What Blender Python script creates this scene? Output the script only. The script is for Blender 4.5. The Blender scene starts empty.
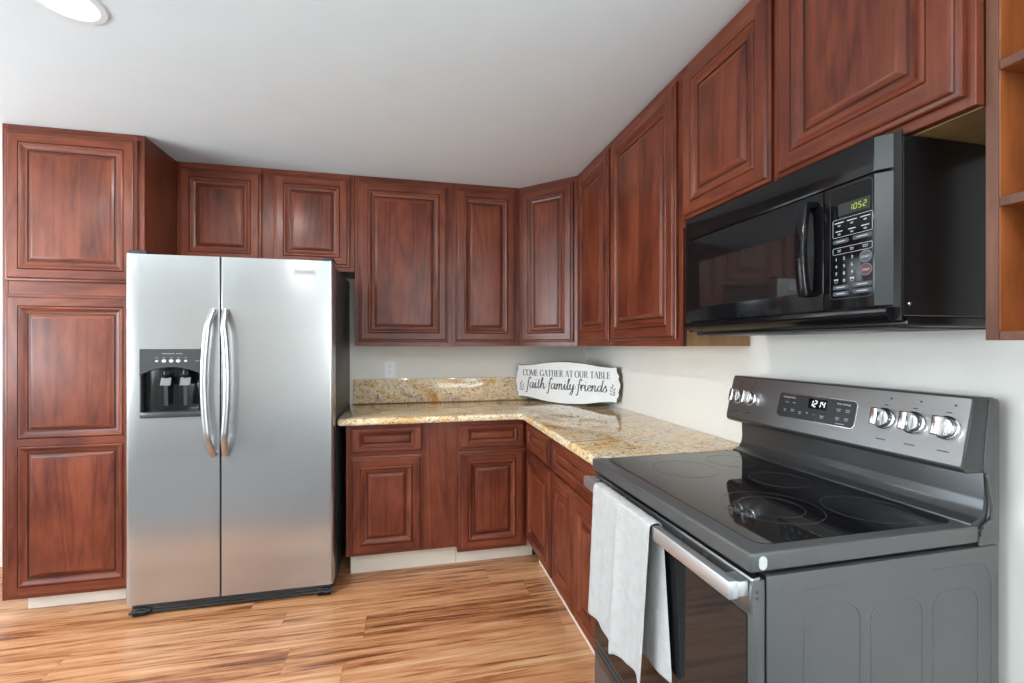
import bpy, bmesh, math, random
from mathutils import Vector, Matrix, noise
R = math.radians
random.seed(4)
SC = bpy.context.scene
COL = SC.collection

# ------------------------------------------------------------------ camera
cam = bpy.data.cameras.new('camera'); camo = bpy.data.objects.new('camera', cam); COL.objects.link(camo)
camo.location = (-1.3326, -3.2862, 1.3173)
camo.rotation_euler = (R(90), 0, -0.2218)
cam.sensor_fit = 'HORIZONTAL'; cam.sensor_width = 36.0
cam.lens = 451.12 * 36.0 / 1024.0
cam.shift_y = 3.96 / 1024.0
cam.clip_start = 0.02
SC.camera = camo

# ------------------------------------------------------------------ world, daylight, exposure
W = bpy.data.worlds.new('World'); SC.world = W; W.use_nodes = True
nt = W.node_tree; nt.nodes.clear()
wo = nt.nodes.new('ShaderNodeOutputWorld'); bg = nt.nodes.new('ShaderNodeBackground')
sky = nt.nodes.new('ShaderNodeTexSky'); sky.sky_type = 'NISHITA'
sky.sun_disc = False; sky.sun_elevation = R(48); sky.sun_rotation = R(200)
nt.links.new(sky.outputs[0], bg.inputs[0]); bg.inputs[1].default_value = 0.22
nt.links.new(bg.outputs[0], wo.inputs[0])

def area(name, loc, rot, sx, sy, power, color=(1, 1, 1), spread=180):
    l = bpy.data.lights.new(name, 'AREA'); l.shape = 'RECTANGLE'; l.size = sx; l.size_y = sy
    l.energy = power; l.color = color; l.spread = R(spread)
    o = bpy.data.objects.new(name, l); COL.objects.link(o); o.location = loc; o.rotation_euler = rot
    return o
# daylight entering by the two windows behind and to the left of the camera, plus an added right fill
area('daylight_rear_window', (-0.95, -6.93, 1.45), (R(130), 0, 0), 1.2, 1.4, 22, (0.80, 0.92, 1.0))
area('ceiling_fill_right', (-0.07, -4.95, 1.45), (R(130), 0, R(90)), 3.0, 1.4, 115, (0.80, 0.92, 1.0))  # fill lamp added at an invented right-wall window to brighten the ceiling
area('daylight_side_window', (-5.33, -2.6, 1.45), (R(130), 0, R(-90)), 2.6, 1.4, 150, (0.80, 0.92, 1.0))

sl = bpy.data.lights.new('sun', 'SUN'); sl.energy = 12; sl.angle = R(1.0); sl.color = (0.80, 0.92, 1.0)
so = bpy.data.objects.new('sun', sl); COL.objects.link(so); so.location = (-1.3, -9, 4)
so.rotation_euler = (R(40), 0, 0)                       # high sun through the rear window onto the added carpet, to lift the ceiling

SC.view_settings.view_transform = 'Standard'
SC.view_settings.look = 'None'
SC.view_settings.gamma = 1.0
SC.view_settings.use_curve_mapping = False
SC.view_settings.exposure = 0.36
SC.cycles.use_denoising = True
SC.cycles.max_bounces = 10
SC.cycles.diffuse_bounces = 6
SC.cycles.glossy_bounces = 5
SC.cycles.caustics_reflective = False
SC.cycles.caustics_refractive = False
SC.cycles.sample_clamp_indirect = 6.0

# ------------------------------------------------------------------ materials
class NT:
    def __init__(s, name):
        s.m = bpy.data.materials.new(name); s.m.use_nodes = True
        s.t = s.m.node_tree; s.b = s.t.nodes['Principled BSDF']
    def n(s, typ, **kw):
        nd = s.t.nodes.new(typ)
        for k, v in kw.items():
            if hasattr(nd, k): setattr(nd, k, v)
            else: nd.inputs[k].default_value = v
        return nd
    def l(s, a, b): s.t.links.new(a, b)
    def set(s, **kw):
        for k, v in kw.items():
            s.b.inputs[k.replace('_', ' ')].default_value = v
        return s
    def ramp(s, fac, stops, interp='LINEAR'):
        r = s.n('ShaderNodeValToRGB'); cr = r.color_ramp; cr.interpolation = interp
        while len(cr.elements) < len(stops): cr.elements.new(0.5)
        for e, (p, c) in zip(cr.elements, stops):
            e.position = p; e.color = (c[0], c[1], c[2], 1)
        s.l(fac, r.inputs[0]); return r.outputs[0]
    def math(s, op, a, b=None):
        nd = s.n('ShaderNodeMath', operation=op)
        for i, v in enumerate((a, b)):
            if v is None: continue
            if isinstance(v, (int, float)): nd.inputs[i].default_value = v
            else: s.l(v, nd.inputs[i])
        return nd.outputs[0]
    def mix(s, fac, a, b, mode='MIX'):
        nd = s.n('ShaderNodeMix', data_type='RGBA', blend_type=mode)
        for sock, v in ((nd.inputs[0], fac), (nd.inputs[6], a), (nd.inputs[7], b)):
            if isinstance(v, (int, float)): sock.default_value = v
            elif isinstance(v, tuple): sock.default_value = (v[0], v[1], v[2], 1)
            else: s.l(v, sock)
        return nd.outputs[2]
    def coords(s, scale, rand=True, kind='Object'):
        tc = s.n('ShaderNodeTexCoord'); mp = s.n('ShaderNodeMapping')
        mp.inputs['Scale'].default_value = scale
        if rand:
            oi = s.n('ShaderNodeObjectInfo')
            cmb = s.n('ShaderNodeCombineXYZ')
            s.l(s.math('MULTIPLY', oi.outputs['Random'], 7.0), cmb.inputs[0])
            s.l(s.math('MULTIPLY', oi.outputs['Random'], 13.0), cmb.inputs[1])
            s.l(s.math('MULTIPLY', oi.outputs['Random'], 31.0), cmb.inputs[2])
            va = s.n('ShaderNodeVectorMath', operation='ADD')
            s.l(tc.outputs[kind], va.inputs[0]); s.l(cmb.outputs[0], va.inputs[1])
            s.l(va.outputs[0], mp.inputs[0])
        else:
            s.l(tc.outputs[kind], mp.inputs[0])
        return mp.outputs[0]
    def noise(s, vec, scale, detail=3, rough=0.5, dist=0.0):
        nd = s.n('ShaderNodeTexNoise'); s.l(vec, nd.inputs['Vector'])
        nd.inputs['Scale'].default_value = scale; nd.inputs['Detail'].default_value = detail
        nd.inputs['Roughness'].default_value = rough; nd.inputs['Distortion'].default_value = dist
        return nd.outputs[0]
    def bump(s, h, strength, dist=0.002):
        b = s.n('ShaderNodeBump'); b.inputs['Strength'].default_value = strength; b.inputs['Distance'].default_value = dist
        s.l(h, b.inputs['Height']); s.l(b.outputs[0], s.b.inputs['Normal'])

def plain(name, col, rough=0.5, metal=0.0, coat=0.0, var=0.04, bump=0.0, bscale=60, spec=0.5):
    t = NT(name); t.set(Roughness=rough, Metallic=metal, Coat_Weight=coat, Specular_IOR_Level=spec)
    v = t.coords((1, 1, 1))
    n = t.noise(v, 6, 3)
    d = tuple(c * (1 - var) for c in col); u = tuple(min(1, c * (1 + var)) for c in col)
    t.l(t.ramp(n, [(0.3, d), (0.7, u)]), t.b.inputs['Base Color'])
    if bump: t.bump(t.noise(v, bscale, 2), bump, 0.001)
    return t.m

def wood(name, vertical=True, dark=(0.068, 0.0128, 0.0066), mid=(0.152, 0.0335, 0.0150), light=(0.240, 0.064, 0.029), rough=0.34, along='z', coat=0.07):
    t = NT(name); t.set(Roughness=rough, Coat_Weight=coat, Coat_Roughness=0.18, Specular_IOR_Level=0.32)
    if along == 'z': sc = (1.0, 1.0, 0.11)
    else: sc = (0.11, 1.0, 1.0)
    v = t.coords(sc)
    big = t.noise(v, 5.0, 2, 0.5, 0.3)                       # broad cathedral field
    rings = t.math('SINE', t.math('MULTIPLY', big, 70.0))
    rings = t.math('MULTIPLY', t.math('ADD', rings, 1.0), 0.5)
    fine = t.noise(v, 120.0, 3, 0.6)
    blotch = t.noise(t.coords((1, 1, 0.5) if along == 'z' else (0.5, 1, 1)), 6.0, 3, 0.55)
    rings = t.math('POWER', rings, 0.45)
    a = t.math('MULTIPLY', rings, 0.13)
    b = t.math('MULTIPLY', fine, 0.26)
    c = t.math('MULTIPLY', blotch, 0.60)
    f = t.math('ADD', t.math('ADD', a, b), c)
    # glued-up boards of slightly different tone
    tc = t.coords((1, 1, 1)); sp = t.n('ShaderNodeSeparateXYZ'); t.l(tc, sp.inputs[0])
    cell = t.math('FLOOR', t.math('MULTIPLY', sp.outputs[0 if along == 'z' else 2], 9.0))
    wn = t.n('ShaderNodeTexWhiteNoise', noise_dimensions='1D'); t.l(cell, wn.inputs['W'])
    f = t.math('ADD', f, t.math('MULTIPLY', t.math('SUBTRACT', wn.outputs[0], 0.5), 0.10))
    colr = t.ramp(f, [(0.32, dark), (0.54, mid), (0.78, light)])
    t.l(colr, t.b.inputs['Base Color'])
    t.bump(fine, 0.06, 0.0006)
    return t.m

M = {}
M['wv'] = wood('cherry_wood_vertical_grain', along='z')
M['wh'] = wood('cherry_wood_horizontal_grain', along='x')
M['glaze'] = plain('dark_brown_glaze', (0.042, 0.011, 0.006), 0.35)
M['side'] = wood('cherry_side_panel', along='z', dark=(0.10, 0.024, 0.010), mid=(0.15, 0.036, 0.015), light=(0.19, 0.05, 0.021))
M['rawwood'] = wood('unstained_golden_side', along='z', dark=(0.34, 0.16, 0.06), mid=(0.46, 0.25, 0.11), light=(0.56, 0.34, 0.17), rough=0.45, coat=0)
M['rawbottom'] = wood('unstained_golden_bottom', along='x', dark=(0.30, 0.17, 0.06), mid=(0.38, 0.23, 0.09), light=(0.45, 0.29, 0.12), rough=0.42, coat=0)
M['shelfwood'] = wood('amber_shelf_wood', along='z', dark=(0.20, 0.052, 0.013), mid=(0.33, 0.098, 0.028), light=(0.43, 0.155, 0.052), rough=0.4, coat=0.05)
M['shelfedge'] = wood('worn_shelf_edge', along='z', dark=(0.085, 0.030, 0.017), mid=(0.135, 0.054, 0.032), light=(0.21, 0.095, 0.060), rough=0.45, coat=0)
M['toe'] = plain('pale_primed_toe_kick', (0.78, 0.72, 0.62), 0.55)
M['wall'] = plain('white_wall_paint', (0.82, 0.790, 0.740), 0.75, bump=0.05, bscale=220, var=0.012)
M['ceil'] = plain('white_ceiling_paint', (0.815, 0.855, 0.865), 0.8, bump=0.05, bscale=200, var=0.012)
M['carpet'] = plain('added_grey_carpet', (0.15, 0.15, 0.155), 0.95, bump=0.5, bscale=500)  # for the unseen carpet added to tame orange floor bounce
M['white'] = plain('white_plastic', (0.88, 0.88, 0.89), 0.35, var=0.01)
M['offslot'] = plain('dark_slot', (0.05, 0.05, 0.05), 0.6)
M['black'] = plain('black_gloss_plastic', (0.006, 0.006, 0.007), 0.10, var=0.1, spec=0.32)
M['blacksat'] = plain('black_satin_metal', (0.008, 0.008, 0.009), 0.24, var=0.1, spec=0.4)
M['blackmat'] = plain('black_matte_plastic', (0.015, 0.015, 0.016), 0.5, var=0.1, bump=0.1, bscale=300)
M['fridgeside'] = plain('textured_dark_grey_side', (0.055, 0.055, 0.055), 0.42, var=0.08, bump=0.15, bscale=400)
M['mglass'] = plain('dark_oven_window', (0.018, 0.014, 0.013), 0.04, var=0.05, spec=0.9)
M['ovenglass'] = plain('black_oven_door_glass', (0.016, 0.016, 0.017), 0.05, var=0.05, spec=0.45)
M['cglass'] = plain('black_ceramic_glass', (0.008, 0.008, 0.009), 0.035, var=0.15)
M['ring'] = plain('grey_printed_ring', (0.055, 0.055, 0.057), 0.2)
M['char'] = plain('charcoal_dispenser_plastic', (0.036, 0.037, 0.039), 0.32)
M['panelgrey'] = plain('dark_grey_control_glass', (0.035, 0.035, 0.037), 0.22)
M['print'] = plain('white_print', (0.48, 0.48, 0.50), 0.5)
M['printdark'] = plain('dark_print', (0.05, 0.05, 0.05), 0.5)
M['printgrey'] = plain('grey_print', (0.24, 0.25, 0.27), 0.5)
M['btn'] = plain('grey_blue_key', (0.05, 0.058, 0.07), 0.4)
M['trimgrey'] = plain('dark_grey_trim', (0.032, 0.034, 0.036), 0.28)
M['btnred'] = plain('dull_red_key', (0.095, 0.03, 0.036), 0.4)
M['badge'] = plain('matt_silver_badge', (0.42, 0.42, 0.42), 0.45, 0.3)
M['chrome'] = plain('bright_knob_metal', (0.80, 0.79, 0.78), 0.17, 1.0, var=0.02)
M['rangesteel'] = plain('slate_grey_range_enamel', (0.106, 0.105, 0.104), 0.36, 0.35, var=0.05)
M['rangedark'] = plain('dark_backsplash_enamel', (0.055, 0.055, 0.057), 0.30, 0.35, var=0.05)
M['signpaint'] = plain('whitewashed_sign_board', (0.80, 0.80, 0.80), 0.6, var=0.04)
M['signedge'] = plain('worn_dark_sign_edge', (0.10, 0.095, 0.085), 0.7, var=0.3)
M['ink'] = plain('charcoal_lettering', (0.085, 0.085, 0.095), 0.7)
M['clear'] = plain('smoky_paddle_plastic', (0.15, 0.15, 0.155), 0.2)
M['sticker'] = plain('white_foam_sticker', (0.52, 0.52, 0.52), 0.6)

def brushed(name, col, rough, along, strength=0.05, metal=1.0):
    t = NT(name); t.set(Metallic=metal)
    sc = {'x': (6, 90, 500), 'z': (260, 90, 2), 'y': (260, 2, 260)}[along]
    n = t.noise(t.coords(sc), 3.0, 3, 0.6)
    d = tuple(c * 0.985 for c in col); u = tuple(min(1, c * 1.015) for c in col)
    t.l(t.ramp(n, [(0.3, d), (0.7, u)]), t.b.inputs['Base Color'])
    t.l(t.math('ADD', t.math('MULTIPLY', n, 0.04), rough - 0.02), t.b.inputs['Roughness'])
    t.bump(n, strength, 0.0004)
    return t.m
M['steel'] = brushed('brushed_stainless_steel', (0.475, 0.470, 0.467), 0.22, 'x', 0.0, 0.84)
M['handle'] = brushed('satin_handle_metal', (0.50, 0.50, 0.50), 0.30, 'z', 0.01)
M['faceplate'] = brushed('brushed_control_plate', (0.33, 0.335, 0.34), 0.30, 'y', 0.01)
M['barsteel'] = brushed('brushed_oven_bar', (0.66, 0.68, 0.70), 0.42, 'y', 0.01)

def emit(name, col, s):
    t = NT(name); t.set(Base_Color=(0, 0, 0, 1), Emission_Color=(*col, 1), Emission_Strength=s); return t.m
M['led_green'] = emit('green_clock_segment', (0.50, 0.72, 0.05), 0.65)
M['led_white'] = emit('white_clock_segment', (0.80, 0.92, 1.0), 1.1)
M['lamp'] = emit('lit_lamp_lens', (1.0, 0.95, 0.88), 9.0)

def granite():
    t = NT('golden_granite'); t.set(Roughness=0.05, Coat_Weight=0.0, Specular_IOR_Level=0.6)
    v = t.coords((1, 1, 1), False)
    flow = t.noise(t.coords((1.0, 1.9, 1.4), False), 3.2, 5, 0.62, 1.4)
    base = t.ramp(flow, [(0.32, (0.62, 0.29, 0.075)), (0.42, (0.78, 0.50, 0.21)), (0.52, (0.82, 0.66, 0.42)), (0.61, (0.74, 0.56, 0.36)), (0.70, (0.46, 0.36, 0.29))])
    n2 = t.noise(v, 30, 4, 0.65, 0.6)
    base = t.mix(t.ramp(n2, [(0.50, (0, 0, 0)), (0.66, (0.62, 0.62, 0.62))]), base, (0.88, 0.78, 0.60))
    n3 = t.noise(v, 55, 4, 0.7, 0.4)
    base = t.mix(t.ramp(n3, [(0.53, (0, 0, 0)), (0.62, (0.85, 0.85, 0.85))]), base, (0.27, 0.145, 0.065))
    n4 = t.noise(v, 90, 3, 0.7)
    base = t.mix(t.ramp(n4, [(0.58, (0, 0, 0)), (0.66, (0.95, 0.95, 0.95))]), base, (0.07, 0.05, 0.04))
    n5 = t.noise(v, 130, 2, 0.5)
    base = t.mix(t.ramp(n5, [(0.60, (0, 0, 0)), (0.68, (0.8, 0.8, 0.8))]), base, (0.86, 0.81, 0.72))
    t.l(base, t.b.inputs['Base Color'])
    return t.m
M['granite'] = granite()

def plank_floor():
    t = NT('orange_laminate_planks'); t.set(Roughness=0.30, Specular_IOR_Level=0.45)
    tc = t.n('ShaderNodeTexCoord'); sp = t.n('ShaderNodeSeparateXYZ'); t.l(tc.outputs['Object'], sp.inputs[0])
    pw = 0.165; pl = 1.21
    row = t.math('FLOOR', t.math('DIVIDE', sp.outputs[1], pw))
    wn = t.n('ShaderNodeTexWhiteNoise', noise_dimensions='1D'); t.l(row, wn.inputs['W'])
    xs = t.math('ADD', t.math('DIVIDE', sp.outputs[0], pl), t.math('MULTIPLY', wn.outputs[0], 5.0))
    colm = t.math('FLOOR', xs)
    pid = t.math('ADD', t.math('MULTIPLY', row, 17.31), t.math('MULTIPLY', colm, 5.77))
    wn2 = t.n('ShaderNodeTexWhiteNoise', noise_dimensions='1D'); t.l(pid, wn2.inputs['W'])
    off = t.n('ShaderNodeCombineXYZ')
    t.l(t.math('MULTIPLY', wn2.outputs[0], 9.0), off.inputs[0]); t.l(t.math('MULTIPLY', wn2.outputs[0], 23.0), off.inputs[1])
    va = t.n('ShaderNodeVectorMath', operation='ADD'); t.l(tc.outputs['Object'], va.inputs[0]); t.l(off.outputs[0], va.inputs[1])
    mp = t.n('ShaderNodeMapping'); mp.inputs['Scale'].default_value = (0.85, 17.0, 1.0); t.l(va.outputs[0], mp.inputs[0])
    mp2 = t.n('ShaderNodeMapping'); mp2.inputs['Scale'].default_value = (2.0, 60.0, 1.0); t.l(va.outputs[0], mp2.inputs[0])
    streak = t.noise(mp.outputs[0], 1.6, 5, 0.62, 0.9)
    fine = t.noise(mp2.outputs[0], 2.2, 4, 0.65, 0.3)
    f = t.math('ADD', t.math('MULTIPLY', streak, 0.78), t.math('MULTIPLY', fine, 0.22))
    f = t.math('ADD', f, t.math('MULTIPLY', t.math('SUBTRACT', wn2.outputs[0], 0.5), 0.11))
    colr = t.ramp(f, [(0.35, (0.15, 0.052, 0.022)), (0.42, (0.32, 0.120, 0.048)), (0.48, (0.50, 0.220, 0.095)), (0.56, (0.60, 0.300, 0.145)), (0.68, (0.69, 0.41, 0.225))])
    # plank joints
    fy = t.math('FRACT', t.math('DIVIDE', sp.outputs[1], pw)); fx = t.math('FRACT', xs)
    ey = t.math('LESS_THAN', fy, 0.014); ex = t.math('LESS_THAN', fx, 0.0022)
    e = t.math('MULTIPLY', t.math('MAXIMUM', ey, ex), 0.32)
    t.l(t.mix(e, colr, (0.10, 0.04, 0.018)), t.b.inputs['Base Color'])
    t.l(t.math('ADD', t.math('MULTIPLY', fine, 0.14), 0.22), t.b.inputs['Roughness'])
    t.bump(t.math('SUBTRACT', fine, e), 0.10, 0.0006)
    return t.m
M['floor'] = plank_floor()

def cloth():
    t = NT('white_waffle_cloth'); t.set(Roughness=0.9, Sheen_Weight=0.15)
    v = t.coords((1, 1, 1), False)
    w = t.n('ShaderNodeTexWave', wave_type='BANDS', bands_direction='Z'); t.l(v, w.inputs[0])
    w.inputs['Scale'].default_value = 42; w.inputs['Distortion'].default_value = 2.5; w.inputs['Detail'].default_value = 3
    n = t.noise(v, 40, 3)
    f = t.math('ADD', t.math('MULTIPLY', w.outputs['Fac'], 0.3), t.math('MULTIPLY', n, 0.7))
    t.l(t.ramp(f, [(0.2, (0.40, 0.39, 0.38)), (0.6, (0.52, 0.505, 0.49))]), t.b.inputs['Base Color'])
    t.bump(w.outputs['Fac'], 0.35, 0.002)
    return t.m
M['cloth'] = cloth()

# ------------------------------------------------------------------ mesh helpers
class MB:
    """collects shapes into one mesh"""
    def __init__(s): s.bm = bmesh.new(); s.mats = []
    def mi(s, m):
        if m not in s.mats: s.mats.append(m)
        return s.mats.index(m)
    def add(s, bm2, m=None):
        if m is not None:
            i = s.mi(m)
            for f in bm2.faces: f.material_index = i
        me = bpy.data.meshes.new('tmp'); bm2.to_mesh(me); bm2.free(); s.bm.from_mesh(me); bpy.data.meshes.remove(me)
        return s
    def box(s, x0, x1, y0, y1, z0, z1, m, bev=0.0, seg=2):
        b = bmesh.new(); bmesh.ops.create_cube(b, size=1)
        for v in b.verts:
            v.co = Vector(((x0 + x1) / 2 + v.co.x * (x1 - x0), (y0 + y1) / 2 + v.co.y * (y1 - y0), (z0 + z1) / 2 + v.co.z * (z1 - z0)))
        if bev > 0: bmesh.ops.bevel(b, geom=b.edges[:], offset=bev, segments=seg, affect='EDGES', profile=0.5)
        return s.add(b, m)
    def prism(s, pts, axis, a0, a1, m, bev=0.0, seg=2):
        """polygon in the two remaining axes (in xyz order), extruded along axis from a0 to a1"""
        b = bmesh.new()
        def P(p, a):
            if axis == 'x': return (a, p[0], p[1])
            if axis == 'y': return (p[0], a, p[1])
            return (p[0], p[1], a)
        lo = [b.verts.new(P(p, a0)) for p in pts]; hi = [b.verts.new(P(p, a1)) for p in pts]
        n = len(pts)
        b.faces.new(lo); b.faces.new(hi)
        for i in range(n): b.faces.new((lo[i], lo[(i + 1) % n], hi[(i + 1) % n], hi[i]))
        bmesh.ops.recalc_face_normals(b, faces=b.faces[:])
        if bev > 0: bmesh.ops.bevel(b, geom=b.edges[:], offset=bev, segments=seg, affect='EDGES', profile=0.5)
        return s.add(b, m)
    def tube(s, path, r, m, n=8, ry=None, up=None, caps=True):
        """sweep an ellipse (r across, ry along 'up') along a path"""
        b = bmesh.new(); rings = []; path = [Vector(p) for p in path]
        for i, p in enumerate(path):
            t = (path[min(i + 1, len(path) - 1)] - path[max(i - 1, 0)]).normalized()
            u = Vector(up) if up else (Vector((0, 0, 1)) if abs(t.z) < 0.9 else Vector((1, 0, 0)))
            a = t.cross(u).normalized(); c = a.cross(t).normalized()
            rr = r[i] if isinstance(r, (list, tuple)) else r
            q = ry if ry else rr
            rings.append([b.verts.new(p + a * rr * math.cos(2 * math.pi * k / n) + c * q * math.sin(2 * math.pi * k / n)) for k in range(n)])
        for i in range(len(rings) - 1):
            for k in range(n): b.faces.new((rings[i][k], rings[i][(k + 1) % n], rings[i + 1][(k + 1) % n], rings[i + 1][k]))
        if caps: b.faces.new(rings[0]); b.faces.new(rings[-1])
        bmesh.ops.recalc_face_normals(b, faces=b.faces[:])
        return s.add(b, m)
    def lathe(s, prof, m, mat=None, n=24):
        """profile (r, h) turned about local z, then moved by mat"""
        b = bmesh.new(); rings = []
        for r, h in prof:
            if r < 1e-6: rings.append([b.verts.new((0, 0, h))])
            else: rings.append([b.verts.new((r * math.cos(2 * math.pi * k / n), r * math.sin(2 * math.pi * k / n), h)) for k in range(n)])
        for i in range(len(rings) - 1):
            A, B = rings[i], rings[i + 1]
            for k in range(n):
                k2 = (k + 1) % n
                if len(A) == 1 and len(B) == 1: continue
                if len(A) == 1: b.faces.new((A[0], B[k], B[k2]))
                elif len(B) == 1: b.faces.new((A[k], A[k2], B[0]))
                else: b.faces.new((A[k], A[k2], B[k2], B[k]))
        bmesh.ops.recalc_face_normals(b, faces=b.faces[:])
        if mat is not None: bmesh.ops.transform(b, matrix=mat, verts=b.verts[:])
        return s.add(b, m)
    def quad(s, pts, m):
        b = bmesh.new(); b.faces.new([b.verts.new(p) for p in pts]); return s.add(b, m)
    def rrect(s, origin, ux, uy, w, h, r, depth, m, seg=4, hole=None):
        """rounded plate: centre, in-plane axes, size, thickness along ux x uy"""
        o = Vector(origin); ux = Vector(ux).normalized(); uy = Vector(uy).normalized(); nz = ux.cross(uy)
        def ring(w, h, r):
            pts = []
            for (cx, cy, a0) in ((w / 2 - r, h / 2 - r, 0), (-w / 2 + r, h / 2 - r, 90), (-w / 2 + r, -h / 2 + r, 180), (w / 2 - r, -h / 2 + r, 270)):
                for k in range(seg + 1):
                    a = R(a0 + 90 * k / seg); pts.append((cx + r * math.cos(a), cy + r * math.sin(a)))
            return pts
        b = bmesh.new(); pts = ring(w, h, r); n = len(pts)
        P = lambda p, d: o + ux * p[0] + uy * p[1] + nz * d
        if hole is None:
            lo = [b.verts.new(P(p, 0)) for p in pts]; hi = [b.verts.new(P(p, depth)) for p in pts]
            b.faces.new(lo); b.faces.new(hi)
            for i in range(n): b.faces.new((lo[i], lo[(i + 1) % n], hi[(i + 1) % n], hi[i]))
        else:
            p2 = ring(w - 2 * hole, h - 2 * hole, max(r - hole, 1e-4))
            L = [[b.verts.new(P(p, d)) for p in pp] for pp, d in ((pts, 0), (pts, depth), (p2, depth), (p2, 0))]
            for j in range(4):
                A, B = L[j], L[(j + 1) % 4]
                for i in range(n): b.faces.new((A[i], A[(i + 1) % n], B[(i + 1) % n], B[i]))
        bmesh.ops.recalc_face_normals(b, faces=b.faces[:])
        return s.add(b, m)
    def move(s, mat): bmesh.ops.transform(s.bm, matrix=mat, verts=s.bm.verts[:]); return s
    def build(s, name, parent=None, world=False, smooth=32):
        """link as ONE object; world=True when the shapes were given in world coordinates"""
        me = bpy.data.meshes.new(name)
        if parent is not None and world:
            bmesh.ops.transform(s.bm, matrix=world_of(parent).inverted(), verts=s.bm.verts[:])
        s.bm.to_mesh(me); s.bm.free()
        for m in s.mats: me.materials.append(M[m])
        me.polygons.foreach_set('use_smooth', [True] * len(me.polygons))
        me.set_sharp_from_angle(angle=R(smooth))
        o = bpy.data.objects.new(name, me); COL.objects.link(o)
        if parent is not None: o.parent = parent
        return o

def world_of(o):
    m = Matrix.LocRotScale(o.location, o.rotation_euler, None)
    return world_of(o.parent) @ m if o.parent else m

def thing(name, label, cat, loc=(0, 0, 0), rz=0.0, group=None):
    o = bpy.data.objects.new(name, None); COL.objects.link(o)
    o.location = loc; o.rotation_euler = (0, 0, rz); o.empty_display_size = 0.1
    return tag(o, label, cat, group)
def tag(o, label, cat, group=None):
    o['label'] = label; o['category'] = cat
    if group: o['group'] = group
    return o
def struct(o): o['kind'] = 'structure'; return o
def plabel(o, s): o['label'] = s; return o

def text_bm(s, size, depth=0.0006, shear=0.0, space=1.0):
    """built-in font, as a mesh in the local xy plane, centred"""
    c = bpy.data.curves.new('txt', 'FONT'); c.body = s; c.size = size; c.extrude = depth / 2
    c.align_x = 'CENTER'; c.align_y = 'CENTER'; c.shear = shear; c.space_character = space; c.resolution_u = 3
    o = bpy.data.objects.new('txt', c); COL.objects.link(o)
    bpy.context.view_layer.update()
    me = bpy.data.meshes.new_from_object(o.evaluated_get(bpy.context.evaluated_depsgraph_get()))
    b = bmesh.new(); b.from_mesh(me)
    bpy.data.objects.remove(o); bpy.data.curves.remove(c); bpy.data.meshes.remove(me)
    return b
def put(mb, bm2, m, origin, ux, uy):
    ux = Vector(ux).normalized(); uy = Vector(uy).normalized(); nz = ux.cross(uy)
    mat = Matrix((ux, uy, nz)).transposed().to_4x4(); mat.translation = Vector(origin)
    bmesh.ops.transform(bm2, matrix=mat, verts=bm2.verts[:]); mb.add(bm2, m)

SEG = {'0': 'abcdef', '1': 'bc', '2': 'abged', '3': 'abgcd', '4': 'fgbc', '5': 'afgcd', '6': 'afgedc', '7': 'abc', '8': 'abcdefg', '9': 'abcdfg'}
def seven_segment(mb, s, m, origin, ux, uy, h, w, gap, th, slant=0.12):
    ux = Vector(ux).normalized(); uy = Vector(uy).normalized(); x = 0
    segs = {'a': (0, 2, 1, 2), 'b': (1, 2, 1, 1), 'c': (1, 1, 1, 0), 'd': (0, 0, 1, 0), 'e': (0, 1, 0, 0), 'f': (0, 2, 0, 1), 'g': (0, 1, 1, 1)}
    nz = ux.cross(uy)
    total = sum(w * 0.5 if c == ':' else w + gap for c in s)
    x = -total / 2
    for c in s:
        if c == ':':
            for q in (0.3, 0.7):
                o = Vector(origin) + ux * (x + slant * h * q) + uy * (h * (q - 0.5))
                mb.rrect(o, ux, uy, th, th, th * 0.3, 0.0005, m, 2)
            x += w * 0.5; continue
        for k in SEG[c]:
            x0, y0, x1, y1 = segs[k]
            p0 = Vector((x + x0 * w, (y0 / 2 - 0.5) * h)); p1 = Vector((x + x1 * w, (y1 / 2 - 0.5) * h))
            for p in (p0, p1): p.x += slant * (p.y + h / 2)
            d = (p1 - p0).normalized(); q = Vector((-d.y, d.x)) * th / 2
            p0 = p0 + d * th * 0.35; p1 = p1 - d * th * 0.35
            P = lambda v, z=0.0: Vector(origin) + ux * v.x + uy * v.y + nz * z
            poly = [p0 + q, p1 + q, p1 - q, p0 - q]
            b = bmesh.new(); lo = [b.verts.new(P(v)) for v in poly]; hi = [b.verts.new(P(v, 0.0005)) for v in poly]
            b.faces.new(lo); b.faces.new(hi)
            for i in range(4): b.faces.new((lo[i], lo[(i + 1) % 4], hi[(i + 1) % 4], hi[i]))
            bmesh.ops.recalc_face_normals(b, faces=b.faces[:]); mb.add(b, m)
        x += w + gap

# ------------------------------------------------------------------ room shell
H = 2.388
XL, YR = -5.4, -7.0
mb = MB(); mb.box(XL - 0.12, 0.12, YR - 0.12, 0.12, -0.06, 0.0, 'floor'); struct(mb.build('floor'))
mb = MB(); mb.box(XL - 0.12, 0.12, YR - 0.12, 0.12, H, H + 0.08, 'ceil'); struct(mb.build('ceiling'))
mb = MB(); mb.box(XL, 0.0, YR, -2.60, 0.0, 0.008, 'carpet', 0.003, 2); mb.box(XL, -0.82, -2.61, -1.80, 0.0, 0.008, 'carpet', 0.003, 2); struct(mb.build('added_carpet'))  # invented carpet out of view, shaped to neutralise floor bounce and refrigerator reflections
mb = MB(); mb.box(XL - 0.12, 0.12, 0.0, 0.12, 0, H, 'wall'); struct(mb.build('wall_back'))
mb = MB()
mb.box(0.0, 0.12, -3.35, 0.0, 0, H, 'wall'); mb.box(0.0, 0.12, YR, -6.55, 0, H, 'wall')
mb.box(0.0, 0.12, -6.55, -3.35, 0, 0.7, 'wall'); mb.box(0.0, 0.12, -6.55, -3.35, 2.2, H, 'wall')
struct(mb.build('wall_right'))
mb = MB()
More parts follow.
